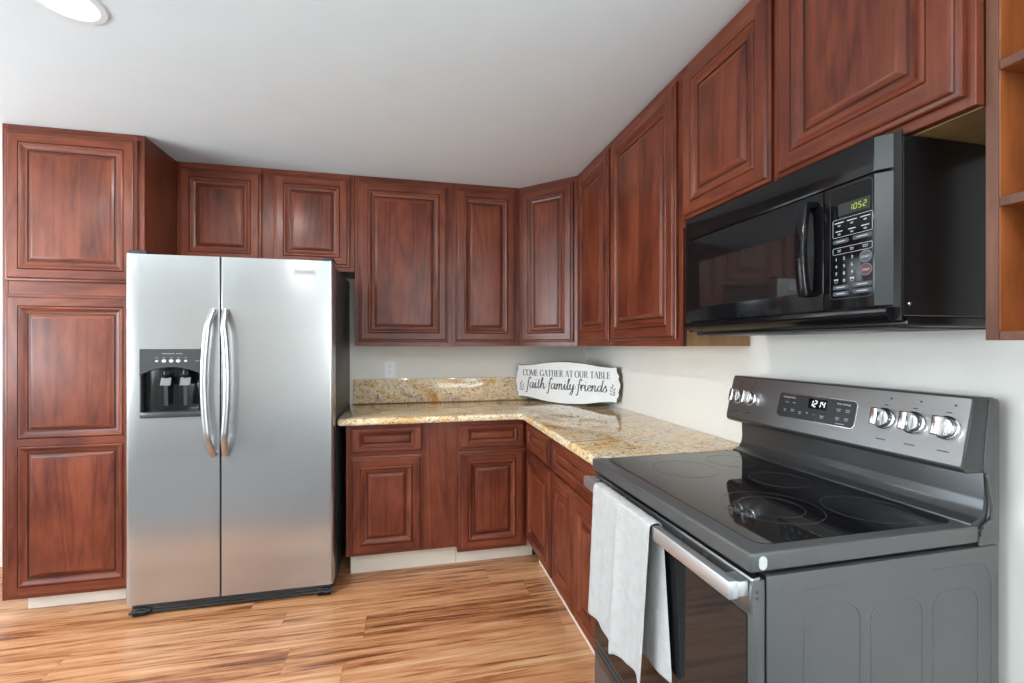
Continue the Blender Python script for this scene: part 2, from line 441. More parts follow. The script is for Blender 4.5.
for y in (-6.55, -4.97, -3.39): mb.box(0.045, 0.08, y, y + 0.04, 0.7, 2.2, 'white')
for z in (0.7, 2.16): mb.box(0.045, 0.08, -6.55, -3.35, z, z + 0.04, 'white')
struct(mb.build('added_window_3'))  # unseen right-wall window, added for the ceiling fill lamp
wx0, wx1, wz0, wz1 = -1.6, -0.30, 0.7, 2.2          # rear window opening
mb = MB()
mb.box(XL, wx0, YR - 0.12, YR, 0, H, 'wall'); mb.box(wx1, 0, YR - 0.12, YR, 0, H, 'wall')
mb.box(wx0, wx1, YR - 0.12, YR, 0, wz0, 'wall'); mb.box(wx0, wx1, YR - 0.12, YR, wz1, H, 'wall')
struct(mb.build('wall_rear'))
sy0, sy1 = -3.95, -1.25
mb = MB()
mb.box(XL - 0.12, XL, YR, sy0, 0, H, 'wall'); mb.box(XL - 0.12, XL, sy1, 0, 0, H, 'wall')
mb.box(XL - 0.12, XL, sy0, sy1, 0, wz0, 'wall'); mb.box(XL - 0.12, XL, sy0, sy1, wz1, H, 'wall')
struct(mb.build('wall_left'))
mb = MB()
for x in (wx0, (wx0 + wx1) / 2 - 0.02, wx1 - 0.04): mb.box(x, x + 0.04, YR - 0.08, YR - 0.045, wz0, wz1, 'white')
for z in (wz0, wz1 - 0.04): mb.box(wx0, wx1, YR - 0.08, YR - 0.045, z, z + 0.04, 'white')
struct(mb.build('window_1'))
mb = MB()
for y in (sy0, (sy0 + sy1) / 2 - 0.02, sy1 - 0.04): mb.box(XL - 0.08, XL - 0.045, y, y + 0.04, wz0, wz1, 'white')
for z in (wz0, wz1 - 0.04): mb.box(XL - 0.08, XL - 0.045, sy0, sy1, z, z + 0.04, 'white')
struct(mb.build('window_2'))

# ------------------------------------------------------------------ cabinet doors
def raised_front(w, h, openings=None, f=0.055, k=1.0, t=0.020):
    """raised-panel front, local x 0..w, z 0..h, back at y=0, face at y=-t"""
    mb = MB(); bm = mb.bm
    iv, ih, ig = mb.mi('wv'), mb.mi('wh'), mb.mi('glaze')
    def loop(x0, x1, z0, z1, y): return [bm.verts.new(p) for p in ((x0, y, z0), (x1, y, z0), (x1, y, z1), (x0, y, z1))]
    def band(A, B, glaze=False):
        for i in range(4):
            fc = bm.faces.new((A[i], A[(i + 1) % 4], B[(i + 1) % 4], B[i]))
            fc.material_index = ig if glaze else (ih if i in (0, 2) else iv)
    lip = [(0, 0, 0), (0, 0.0105, 0), (0.003, 0.0125, 0), (0.0095, 0.0140, 0), (0.0120, 0.0136, 1), (0.0145, 0.0178, 0), (0.019, t, 0)]
    prev = loop(0, w, 0, h, 0)
    back = bm.faces.new(prev[::-1]); back.material_index = iv
    for ins, y, g in lip[1:]:
        ins *= k; cur = loop(ins, w - ins, ins, h - ins, -y); band(prev, cur, g); prev = cur
    e = 0.019 * k
    if openings is None: openings = [(f, w - f, f, h - f)]
    ox0, ox1 = openings[0][0], openings[0][1]
    def flat(x0, x1, z0, z1, mi):
        fc = bm.faces.new([bm.verts.new(p) for p in ((x0, -t, z0), (x1, -t, z0), (x1, -t, z1), (x0, -t, z1))]); fc.material_index = mi
    flat(e, ox0, e, h - e, iv); flat(ox1, w - e, e, h - e, iv)
    zs = [e] + [z for o in openings for z in (o[2], o[3])] + [h - e]
    for i in range(0, len(zs), 2): flat(ox0, ox1, zs[i], zs[i + 1], ih)
    prof = [(0, t, 0), (0.0020, t - 0.0034, 1), (0.0040, t + 0.0004, 0), (0.008, t + 0.0024, 0), (0.0125, t + 0.0016, 0), (0.0165, t - 0.0014, 0), (0.024, t - 0.0052, 0), (0.032, t - 0.0074, 0), (0.0355, t - 0.0080, 0),
            (0.0375, t - 0.0110, 1), (0.0415, t - 0.0110, 1), (0.0440, t - 0.0072, 0), (0.0520, t - 0.0030, 0), (0.0580, t - 0.0012, 0), (0.0610, t - 0.0010, 0)]
    for (x0, x1, z0, z1) in openings:
        prev = loop(x0, x1, z0, z1, -t)
        for ins, y, g in prof[1:]:
            ins *= k; cur = loop(x0 + ins, x1 - ins, z0 + ins, z1 - ins, -y); band(prev, cur, g); prev = cur
        fc = bm.faces.new(prev); fc.material_index = iv if h > 0.3 else ih
    bmesh.ops.recalc_face_normals(bm, faces=[fc for fc in bm.faces if False])
    return mb

def add_front(kind, parent, x0, x1, z0, z1, openings=None, f=0.055, k=1.0):
    o = raised_front(x1 - x0, z1 - z0, openings, f, k).build(kind, parent, smooth=20)
    o.location = (x0, -0.0004, z0)
    return o

def face_frame(parent, w, h, stiles, rails, t=0.019):
    mb = MB()
    for (x0, x1) in stiles: mb.box(x0, x1, 0, t, 0, h, 'wv', 0.0012, 1)
    for (x0, x1, z0, z1) in rails: mb.box(x0, x1, 0.0002, t, z0, z1, 'wh', 0.0012, 1)
    return mb.build('face_frame', parent)

def cabinet(name, label, cat, loc, rz, w, h, d, stiles, rails, doors, drawers=(), group=None, toe=None, side='side', bottom=None):
    t = thing(name, label, cat, loc, rz, group)
    z0 = toe[0] if toe else 0.0
    mb = MB(); mb.box(0.001, w - 0.001, 0.019, d, z0 + 0.001, h, side, 0.0008, 1)
    if bottom: mb.box(0.004, w - 0.004, 0.022, d - 0.002, z0 - 0.0015, z0 + 0.002, bottom)
    mb.build('body', t)
    mb = MB()
    for (x0, x1) in stiles: mb.box(x0, x1, 0, 0.019, z0, h, 'wv', 0.0012, 1)
    for (x0, x1, a, b) in rails: mb.box(x0, x1, 0.0003, 0.019, a, b, 'wh', 0.0012, 1)
    mb.build('face_frame', t)
    for dr in doors: add_front('door', t, *dr)
    for dr in drawers: add_front('drawer_front', t, *dr, [(0.046, dr[1] - dr[0] - 0.046, 0.027, dr[3] - dr[2] - 0.027)], 0.02, 0.52)
    if toe:
        mb = MB(); mb.box(toe[1], toe[2], toe[3], toe[3] + 0.016, 0.0, z0 + 0.001, 'toe', 0.001, 1)
        mb.box(toe[1] + 0.001, toe[2] - 0.001, toe[3] + 0.016, d, 0.0, z0 + 0.001, 'side')
        plabel(mb.build('toe_kick', t), 'off-white toe kick board')
    return t

FU = -0.306                    # front plane of the wall cabinets
ZT = 2.386
QR = R(-90)
# pantry at the far left
pz = 0.088
t = thing('pantry_cabinet', 'tall cherry pantry cabinet left of the refrigerator, on an off-white toe kick', 'cabinet', (-3.247, -0.631, 0.0))
mb = MB(); mb.box(0.001, 0.592, 0.019, 0.628, pz, ZT, 'side', 0.001, 1); mb.build('body', t)
mb = MB()
for s in ((0, 0.024), (0.560, 0.593)): mb.box(s[0], s[1], 0, 0.019, pz, ZT, 'wv', 0.0012, 1)
for a, b in ((pz, pz + 0.02), (1.56, 1.645), (2.345, ZT)): mb.box(0.024, 0.560, 0.0003, 0.019, a, b, 'wh', 0.0012, 1)
mb.build('face_frame', t)
add_front('door', t, 0.018, 0.567, 1.630, 2.355)
dh = 1.565 - 0.096
add_front('door', t, 0.018, 0.567, 0.096, 1.565, [(0.055, 0.494, 0.055, 0.735), (0.055, 0.494, 0.770, dh - 0.055)])
mb = MB(); mb.box(0.05, 0.59, 0.078, 0.094, 0, pz + 0.001, 'toe', 0.001, 1); mb.box(0.051, 0.589, 0.094, 0.62, 0, pz + 0.001, 'side')
plabel(mb.build('toe_kick', t), 'off-white toe kick board')

GU = 'cherry wall cabinets along the ceiling'
# above the refrigerator
z0 = 1.778; h = ZT - z0
cabinet('wall_cabinet', 'short two-door cherry wall cabinet above the refrigerator', 'cabinet', (-2.652, FU, z0), 0, 0.978, h, 0.303,
        [(0, 0.018), (0.442, 0.522), (0.945, 0.978)], [(0.018, 0.442, 0, 0.03), (0.522, 0.945, 0, 0.03), (0.018, 0.442, h - 0.04, h), (0.522, 0.945, h - 0.04, h)],
        [(0.012, 0.449, 0.026, 0.576), (0.515, 0.950, 0.026, 0.578)], group=GU)
# two tall ones over the counter on the back wall
z0 = 1.314; h = ZT - z0
def tall(label, loc, rz, w, dx0, dx1, side='side', d=0.303):
    return cabinet('wall_cabinet', label, 'cabinet', loc, rz, w, h, d, [(0, dx0 + 0.008), (dx1 - 0.008, w)],
                   [(dx0 + 0.008, dx1 - 0.008, 0, 0.036), (dx0 + 0.008, dx1 - 0.008, h - 0.042, h)], [(dx0, dx1, 0.026, h - 0.034)], group=GU, side=side)
tall('wide single-door cherry wall cabinet above the outlet, right of the refrigerator', (-1.672, FU, z0), 0, 0.605, 0.024, 0.580)
tall('narrow single-door cherry wall cabinet on the back wall, next to the angled corner cabinet', (-1.066, FU, z0), 0, 0.456, 0.024, 0.430)
# angled corner cabinet
t = thing('corner_wall_cabinet', 'angled single-door cherry wall cabinet across the room corner, above the white sign', 'cabinet', (-0.609, FU, z0), R(-45), GU)
inv = Matrix.LocRotScale(Vector((-0.609, FU, 0)), t.rotation_euler, None).inverted()
n = (-0.7071 * 0.019, -0.7071 * 0.019)
poly = [(-0.608, -0.305), (-0.608, -0.003), (-0.003, -0.003), (-0.003, -0.608), (-0.305, -0.608)]
off = 0.0135
poly = [(-0.608, -0.306 + 0.027), (-0.608, -0.003), (-0.003, -0.003), (-0.003, -0.608), (-0.306 + 0.027, -0.608)]
lp = [(inv @ Vector((x, y, 0)))[:2] for x, y in poly]
mb = MB(); mb.prism(lp, 'z', 0.001, h, 'side'); mb.build('body', t)
fw = 0.4285
mb = MB()
for s in ((0.0, 0.03), (fw - 0.045, fw)): mb.box(s[0], s[1], 0, 0.019, 0, h, 'wv', 0.001, 1)
for a, b in ((0, 0.036), (h - 0.042, h)): mb.box(0.03, fw - 0.045, 0.0003, 0.019, a, b, 'wh', 0.001, 1)
mb.build('face_frame', t)
add_front('door', t, 0.021, fw - 0.026, 0.026, h - 0.034)
# right wall run
tall('narrow single-door cherry wall cabinet on the right wall, just right of the angled corner cabinet', (FU, -0.610, z0), QR, 0.490, 0.034, 0.479)
tall('wide single-door cherry wall cabinet left of the microwave, its near side bare golden wood', (FU, -1.101, z0), QR, 0.630, 0.012, 0.603, side='rawwood')
zm = 1.766; hm = ZT - zm
cabinet('wall_cabinet', 'wide two-door cherry wall cabinet above the microwave', 'cabinet', (FU, -1.732, zm), QR, 0.9255, hm, 0.303,
        [(0, 0.026), (0.440, 0.477), (0.899, 0.9255)], [(0.026, 0.440, 0, 0.036), (0.477, 0.901, 0, 0.036), (0.026, 0.440, hm - 0.042, hm), (0.477, 0.901, hm - 0.042, hm)],
        [(0.018, 0.449, 0.026, hm - 0.034), (0.468, 0.911, 0.022, hm - 0.034)], group=GU, bottom='rawbottom')
# open shelves at the right edge
t = thing('open_shelf_unit', 'open amber wood shelf unit at the right edge, beside the microwave', 'shelf', (-0.285, -2.6585, 1.327), QR)
sw, sd, sh = 0.34, 0.282, ZT - 1.327
mb = MB(); mb.box(0, 0.0195, 0.004, sd, 0, sh, 'shelfwood', 0.001, 1); mb.box(0.0005, 0.019, 0.0, 0.004, 0, sh, 'shelfedge', 0.0006, 1); mb.build('side_panel', t)
mb = MB(); mb.box(sw - 0.0195, sw, 0.004, sd, 0, sh, 'shelfwood', 0.001, 1); mb.box(sw - 0.019, sw - 0.0005, 0, 0.004, 0, sh, 'shelfedge', 0.0006, 1); mb.build('side_panel', t)
mb = MB(); mb.box(0.0195, sw - 0.0195, sd - 0.008, sd, 0.016, sh - 0.018, 'shelfwood'); mb.build('back_panel', t)
for za, zb in ((0.0, 0.016), (0.244, 0.262), (0.494, 0.512), (sh - 0.018, sh)):
    mb = MB(); mb.box(0.0198, sw - 0.0198, 0.007, sd - 0.0085, za, zb, 'shelfwood', 0.001, 1)
    mb.box(0.0199, sw - 0.0199, 0.003, 0.007, za + 0.0005, zb - 0.0005, 'shelfedge', 0.0006, 1); mb.build('shelf', t)

# base cabinets
FB = -0.645
GB = 'cherry base cabinets under the granite counter'
cabinet('base_cabinet', 'cherry base cabinet with drawer, door and wide blank filler, nearest the refrigerator', 'cabinet', (-1.680, FB, 0), 0, 0.614, 0.874, 0.64,
        [(0, 0.030), (0.408, 0.614)], [(0.03, 0.408, 0.142, 0.17), (0.03, 0.408, 0.69, 0.73), (0.03, 0.408, 0.85, 0.874)],
        [(0.020, 0.416, 0.150, 0.698)], [(0.026, 0.416, 0.720, 0.862)], GB, toe=(0.142, 0.012, 0.614, 0.10))
cabinet('base_cabinet', 'cherry base cabinet with one drawer and door on the back wall, in the inside corner', 'cabinet', (-1.065, FB, 0), 0, 0.420, 0.874, 0.64,
        [(0, 0.02), (0.38, 0.420)], [(0.02, 0.38, 0.108, 0.14), (0.02, 0.38, 0.69, 0.73), (0.02, 0.38, 0.85, 0.874)],
        [(0.008, 0.405, 0.118, 0.698)], [(0.012, 0.403, 0.718, 0.858)], GB, toe=(0.108, 0.0, 0.480, 0.10))
cabinet('base_cabinet', 'cherry base cabinet with narrow drawer and door on the right wall, in the inside corner', 'cabinet', (FB, -0.646, 0), QR, 0.521, 0.874, 0.64,
        [(0, 0.07), (0.50, 0.521)], [(0.07, 0.50, 0.150, 0.18), (0.07, 0.50, 0.69, 0.73), (0.07, 0.50, 0.85, 0.874)],
        [(0.048, 0.509, 0.166, 0.698)], [(0.055, 0.509, 0.718, 0.858)], GB, toe=(0.150, 0.0, 0.521, 0.075))
cabinet('base_cabinet', 'cherry base cabinet with one wide drawer over two doors, beside the range', 'cabinet', (FB, -1.168, 0), QR, 0.607, 0.874, 0.64,
        [(0, 0.022), (0.296, 0.328), (0.585, 0.607)], [(0.022, 0.296, 0.150, 0.18), (0.328, 0.585, 0.150, 0.18), (0.022, 0.585, 0.69, 0.73), (0.022, 0.585, 0.85, 0.874)],
        [(0.014, 0.306, 0.166, 0.698), (0.314, 0.594, 0.166, 0.698)], [(0.014, 0.594, 0.718, 0.858)], GB, toe=(0.150, 0.0, 0.607, 0.075))

# countertop: one L-shaped slab with an eased front edge
mb = MB()
CE = -0.686
mb.prism([(-1.727, -0.002), (-1.727, CE + 0.03), (-1.718, CE + 0.008), (-1.697, CE), (CE - 0.02, CE), (CE, CE - 0.02), (CE, -1.776), (-0.002, -1.776), (-0.002, -0.002)], 'z', 0.8755, 0.915, 'granite', 0.012, 4)
tag(mb.build('countertop', smooth=40), 'L-shaped golden granite countertop over the base cabinets', 'countertop')
mb = MB(); mb.box(-1.714, -0.004, -0.0225, -0.002, 0.9155, 1.083, 'granite', 0.002, 2)
tag(mb.build('backsplash'), 'low golden granite backsplash strip on the back wall below the outlet', 'backsplash')

# wall outlet
t = thing('electrical_outlet', 'white duplex outlet on the back wall above the granite backsplash', 'outlet', (-1.472, -0.001, 1.150))
mb = MB(); mb.rrect((0, -0.0, 0), (1, 0, 0), (0, 0, 1), 0.070, 0.114, 0.005, 0.005, 'white'); mb.build('cover_plate', t)
for dz in (-0.020, 0.020):
    mb = MB(); mb.rrect((0, -0.005, dz), (1, 0, 0), (0, 0, 1), 0.032, 0.028, 0.009, 0.002, 'white')
    for dx in (-0.006, 0.006): mb.box(dx - 0.001, dx + 0.001, -0.0074, -0.0068, dz - 0.001, dz + 0.008, 'offslot')
    mb.lathe([(0, 0), (0.0022, 0), (0.0022, 0.0004), (0, 0.0004)], 'offslot', Matrix.Translation((0, -0.0068, dz - 0.008)) @ Matrix.Rotation(R(90), 4, 'X'), 10)
    mb.build('socket', t)
mb = MB(); mb.lathe([(0, 0), (0.003, 0), (0.0025, 0.001), (0, 0.0013)], 'chrome', Matrix.Translation((0, -0.0049, 0)) @ Matrix.Rotation(R(90), 4, 'X'), 12); mb.build('screw', t)

# ------------------------------------------------------------------ recessed ceiling lights
def downlight(x, y, label, power):
    t = thing('ceiling_light', label, 'light', (x, y, H), 0, 'recessed ceiling lights')
    mb = MB(); mb.lathe([(0.072, -0.001), (0.076, -0.006), (0.094, -0.005), (0.098, -0.0005), (0.072, -0.0005)], 'white', None, 40); mb.build('trim_ring', t)
    mb = MB(); mb.lathe([(0.0, -0.0035), (0.05, -0.0032), (0.0715, -0.0015), (0.0715, -0.0005), (0, -0.0005)], 'lamp', None, 32); mb.build('lens', t)
    l = bpy.data.lights.new('downlight_glow', 'AREA'); l.shape = 'DISK'; l.size = 0.14; l.energy = power; l.color = (1.0, 0.98, 0.95)
    o = bpy.data.objects.new('downlight_glow', l); COL.objects.link(o); o.parent = t; o.location = (0, 0, -0.006)
downlight(-2.375, -1.61, 'lit round recessed ceiling light in front of the refrigerator', 14)
downlight(-3.55, -2.15, 'lit round recessed ceiling light out toward the left window', 8)
downlight(-2.39, -4.3, 'lit round recessed ceiling light behind the camera on the left', 14)
downlight(-0.95, -4.3, 'lit round recessed ceiling light behind the camera on the right', 14)

# ------------------------------------------------------------------ refrigerator
t = thing('refrigerator', 'stainless steel side-by-side refrigerator with an ice and water dispenser', 'refrigerator', (-2.192, -0.40, 0.0))
fx0, fxm0, fxm1, fx1, fy, fz0, fz1 = -2.670, -2.2615, -2.2545, -1.727, -0.766, 0.064, 1.760
mb = MB(); mb.box(fx0 + 0.024, fx1 - 0.006, -0.684, -0.055, 0.02, 1.745, 'fridgeside', 0.004, 2); mb.build('body', t, True)
def fridge_door(x0, x1, cut=None):
    # rounded vertical edges in plan
    r, r2 = (0.018, 0.004) if cut else (0.004, 0.018)
    pts = [(x0, -0.690), (x0, fy + r)]
    for k in range(1, 6): a = R(180 + 18 * k); pts.append((x0 + r + r * math.cos(a), fy + r + r * math.sin(a)))
    for k in range(0, 5): a = R(270 + 18 * k); pts.append((x1 - r2 + r2 * math.cos(a), fy + r2 + r2 * math.sin(a)))
    pts += [(x1, fy + r2), (x1, -0.690)]
    if cut is None:
        mb = MB(); mb.prism(pts, 'z', fz0, fz1, 'steel'); return mb
    cx0, cx1, cz0, cz1 = cut
    def clip(a, b):    # part of the plan polygon between two x
        out = []
        n = len(pts)
        for lim, sgn in ((a, 1), (b, -1)):
            src = pts if lim == a else out; out = []
            for i in range(len(src)):
                p, q = src[i], src[(i + 1) % len(src)]
                ip, iq = sgn * (p[0] - lim) >= 0, sgn * (q[0] - lim) >= 0
                if ip: out.append(p)
                if ip != iq:
                    u = (lim - p[0]) / (q[0] - p[0]); out.append((lim, p[1] + u * (q[1] - p[1])))
        return out
    mb = MB(); b = bmesh.new()
    # solid door with a recess: outer faces built cell by cell, inner faces added
    def col(poly, z0, z1, skip):
        lo = [b.verts.new((p[0], p[1], z0)) for p in poly]; hi = [b.verts.new((p[0], p[1], z1)) for p in poly]
        n = len(poly)
        for i in range(n):
            p, q = poly[i], poly[(i + 1) % n]
            if any(abs(p[0] - s) < 1e-6 and abs(q[0] - s) < 1e-6 for s in skip): continue
            b.faces.new((lo[i], lo[(i + 1) % n], hi[(i + 1) % n], hi[i]))
        return lo, hi
    for (a, c, zz0, zz1, skip) in ((x0, cx0, fz0, cz0, (cx0,)), (x0, cx0, cz0, cz1, ()), (x0, cx0, cz1, fz1, (cx0,)),
                                   (cx1, x1, fz0, cz0, (cx1,)), (cx1, x1, cz0, cz1, ()), (cx1, x1, cz1, fz1, (cx1,)),
                                   (cx0, cx1, fz0, cz0, (cx0, cx1)), (cx0, cx1, cz1, fz1, (cx0, cx1))):
        poly = clip(a, c); lo, hi = col(poly, zz0, zz1, skip)
        if abs(zz0 - fz0) < 1e-6: b.faces.new(lo)
        if abs(zz1 - fz1) < 1e-6: b.faces.new(hi)
        if (a, c) == (cx0, cx1):
            if abs(zz1 - cz0) < 1e-6: b.faces.new(hi)
            if abs(zz0 - cz1) < 1e-6: b.faces.new(lo)
    bmesh.ops.remove_doubles(b, verts=b.verts[:], dist=1e-6)
    bmesh.ops.recalc_face_normals(b, faces=b.faces[:])
    mb.add(b, 'steel'); return mb
DX0, DX1, DZ0, DZ1 = -2.607, -2.338, 0.965, 1.300
plabel(fridge_door(fx0, fxm0, (DX0, DX1, DZ0, DZ1)).build('freezer_door', t, True), 'left door with the black dispenser')
rd = fridge_door(fxm1, fx1).build('refrigerator_door', t, True)
# black door gasket strip seen between the doors
mb = MB(); mb.box(fxm0 + 0.0005, fxm1 - 0.0005, -0.735, -0.69, fz0 + 0.003, fz1 - 0.003, 'blackmat'); mb.build('door_gasket', t, True)
# hinge covers
for x0, x1 in ((fx0 + 0.004, fx0 + 0.085), (fx1 - 0.06, fx1 - 0.004)):
    mb = MB(); mb.box(x0, x1, -0.752, -0.64, 1.7605, 1.782, 'blackmat', 0.007, 3); mb.build('hinge_cover', t, True)
# dispenser housing
mb = MB()
yb = -0.7675
arch = []
for k in range(17):
    u = k / 16.0; arch.append((DX0 + 0.006 + u * (DX1 - DX0 - 0.012), 1.176 + 0.036 * math.sin(math.pi * u) ** 0.8))
poly = [(DX0 + 0.001, DZ1 - 0.001), (DX0 + 0.001, 1.170)] + arch + [(DX1 - 0.001, 1.170), (DX1 - 0.001, DZ1 - 0.001)]
mb.prism(poly, 'y', yb - 0.003, -0.735, 'char')
mb.box(DX0 + 0.001, DX0 + 0.008, yb - 0.002, -0.70, DZ0 + 0.001, 1.171, 'char', 0.001, 1)
mb.box(DX1 - 0.006, DX1 - 0.001, yb - 0.002, -0.70, DZ0 + 0.001, 1.171, 'char', 0.001, 1)
hs = mb.build('dispenser_housing', t, True); plabel(hs, 'charcoal dispenser surround with an arched opening')
mb = MB()
mb.box(DX0 + 0.008, DX1 - 0.006, -0.700, -0.694, DZ0 + 0.001, DZ1 - 0.002, 'black')
mb.box(DX0 + 0.008, DX1 - 0.006, -0.735, -0.700, 1.215, DZ1 - 0.002, 'black')
# curved back of the recess
pts = [(DX0 + 0.009, -0.748)] + [(-2.4725 + 0.125 * math.cos(R(180 + 180 * k / 12)) * 1.0, -0.748 + 0.046 * math.sin(R(180 * k / 12))) for k in range(13)] + [(DX1 - 0.007, -0.748), (DX1 - 0.007, -0.7005), (DX0 + 0.009, -0.7005)]
mb.prism(pts, 'z', DZ0 + 0.002, 1.214, 'black')
mb.build('dispenser_recess', hs)
hs.children[0].data.transform(world_of(t).inverted())
def sub(mbx, name, par, root=None):
    return mbx.build(name, par, True)
mb = MB()
tr = [(DX0 + 0.002, -0.700), (DX0 + 0.002, -0.772)] + [(DX0 + 0.002 + (DX1 - DX0 - 0.004) * k / 8.0, -0.772 - 0.010 * math.sin(math.pi * k / 8)) for k in range(1, 8)] + [(DX1 - 0.002, -0.772), (DX1 - 0.002, -0.700)]
mb.prism(tr, 'z', DZ0 + 0.001, DZ0 + 0.028, 'char', 0.002, 2)
sub(mb, 'drip_tray', hs)
for px in (-2.510, -2.425):
    mb = MB(); mb.prism([(-0.728, 1.155), (-0.742, 1.120), (-0.746, 1.120), (-0.733, 1.158)], 'x', px - 0.022, px + 0.022, 'clear')
    mb.prism([(-0.735, 1.02), (-0.740, 1.122), (-0.737, 1.122), (-0.731, 1.02)], 'x', px - 0.008, px + 0.008, 'char')
    mb.box(px - 0.012, px + 0.012, -0.735, -0.705, 1.155, 1.20, 'black', 0.003, 2)
    sub(mb, 'dispenser_paddle', hs)
for i, x in enumerate((-2.533, -2.502, -2.471, -2.441, -2.409)):
    r = 0.0065 if i in (0, 4) else 0.0095
    mb = MB(); mb.lathe([(0, 0.0), (r, 0.0), (r, 0.002), (r * 0.8, 0.003), (0, 0.003)], 'print', Matrix.Translation((x, yb - 0.003, 1.2415)) @ Matrix.Rotation(R(90), 4, 'X') @ Matrix.Diagonal((1, 0.85, 1, 1)), 18)
    mb.box(x - 0.006, x + 0.006, yb - 0.0035, yb - 0.003, 1.2560, 1.2585, 'printgrey')
    sub(mb, 'button', hs)
mb = MB(); mb.box(-2.512, -2.458, yb - 0.0034, yb - 0.003, 1.2755, 1.279, 'printgrey'); mb.box(-2.450, -2.424, yb - 0.0034, yb - 0.003, 1.2755, 1.279, 'printgrey'); sub(mb, 'printed_mark', hs)
mb = MB(); mb.box(-2.367, -2.349, yb - 0.0034, yb - 0.003, 1.2395, 1.243, 'printgrey'); sub(mb, 'printed_mark', hs)
# bow handles
for xe, xm in ((-2.285, -2.314), (-2.234, -2.212)):
    path = []
    for k in range(25):
        u = k / 24.0; s = math.sin(math.pi * u)
        path.append((xe + (xm - xe) * s ** 0.9, fy - 0.006 - 0.044 * min(1.0, 2.6 * s) ** 0.8, 0.772 + u * 0.722))
    mb = MB(); mb.tube(path, 0.0155, 'handle', 14, ry=0.0105, up=(0, -1, 0))
    for z in (0.778, 1.488): mb.box(xe - 0.012, xe + 0.012, fy - 0.014, fy + 0.001, z - 0.014, z + 0.014, 'handle', 0.005, 2)
    plabel(mb.build('door_handle', t, True), 'bowed satin metal handle')
mb = MB(); mb.rrect((-1.865, fy - 0.0, 1.697), (1, 0, 0), (0, 0, 1), 0.106, 0.030, 0.003, 0.003, 'badge')
for k in range(9): mb.box(-1.908 + k * 0.0098, -1.9015 + k * 0.0098, fy - 0.0034, fy - 0.003, 1.692, 1.703, 'printgrey')
plabel(mb.build('badge', t, True), 'small silver badge in the top right corner')
# kick grille and feet
mb = MB(); mb.box(fx0 + 0.02, fx1 - 0.02, -0.748, -0.70, 0.010, 0.060, 'blackmat', 0.006, 2)
for z in (0.022, 0.036, 0.050): mb.box(fx0 + 0.11, fx1 - 0.09, -0.754, -0.746, z - 0.0035, z + 0.0035, 'panelgrey', 0.002, 2)
mb.build('kick_grille', t, True)
for x in (fx0 + 0.055, fx1 - 0.05):
    mb = MB(); mb.box(x - 0.036, x + 0.036, -0.757, -0.70, 0.0, 0.044, 'blacksat', 0.012, 3)
    mb.tube([(x - 0.035, -0.764, 0.025), (x - 0.01, -0.768, 0.035), (x + 0.02, -0.766, 0.028), (x + 0.05, -0.758, 0.034)], 0.007, 'blackmat', 8)
    mb.build('foot', t, True)

# ------------------------------------------------------------------ microwave
my0, my1, mf, mzb, mzt = -1.803, -2.541, -0.345, 1.366, 1.764
t = thing('microwave', 'black over-the-range microwave mounted under the cherry cabinet, above the range', 'microwave', (-0.17, -2.172, 1.356))
mb = MB(); mb.box(-0.3245, -0.318, my1 + 0.001, my0 - 0.003, mzb + 0.004, 1.773, 'blacksat', 0.001, 1); mb.box(-0.318, -0.004, my1 + 0.002, my0 - 0.002, mzb + 0.014, mzt, 'blacksat', 0.002, 1)
mb.box(-0.300, -0.010, my1 + 0.006, my0 - 0.006, mzb - 0.008, mzb + 0.014, 'blacksat', 0.004, 2)
mb.lathe([(0, 0), (0.004, 0), (0.003, 0.002), (0, 0.0025)], 'chrome', Matrix.Translation((-0.300, my1 + 0.002, mzb + 0.040)) @ Matrix.Rotation(R(90), 4, 'X'), 12)
mb.build('body', t, True)
def plan(y0, y1, x, cham_far=0.0, cham_near=0.0, back=-0.319):
    p = [(back, y0)]
    if cham_far: p += [(x + cham_far * 0.5, y0), (x, y0 - cham_far)]
    else: p += [(x, y0)]
    if cham_near: p += [(x, y1 + cham_near), (x + cham_near * 0.85, y1)]
    else: p += [(x, y1)]
    return p + [(back, y1)]
mb = MB(); mb.prism(plan(my0, my1 + 0.016, mf, 0.008, 0.026), 'z', 1.697, 1.7735, 'black', 0.0015, 2); mb.build('top_vent_band', t, True)
# door
yd0, yd1 = my0, -2.3765
mb = MB(); mb.prism(plan(yd0, yd1 + 0.001, mf, 0.008), 'z', 1.402, 1.694, 'black', 0.0015, 2)
dr = mb.build('door', t, True)
mb = MB(); mb.rrect((mf - 0.0003, -2.097, 1.530), (0, -1, 0), (0, 0, 1), 0.412, 0.158, 0.012, 0.0008, 'mglass'); sub(mb, 'window', dr)
mb = MB(); yh = -2.350; pth = [(mf + 0.004, 1.674)]
for k in range(13):
    u = k / 12.0; pth.append((mf - 0.036 - 0.010 * math.sin(math.pi * u), 1.672 - u * 0.232))
pth.append((mf + 0.004, 1.438))
outer = [(x, z) for x, z in pth]
inner = [(mf + 0.004, 1.452)] + [(mf - 0.022 - 0.010 * math.sin(math.pi * k / 12.0), 1.455 + (k / 12.0) * 0.202) for k in range(13)] + [(mf + 0.004, 1.660)]
mb.prism(outer + inner, 'y', yh - 0.012, yh + 0.016, 'black', 0.003, 2); hd = sub(mb, 'handle', dr)
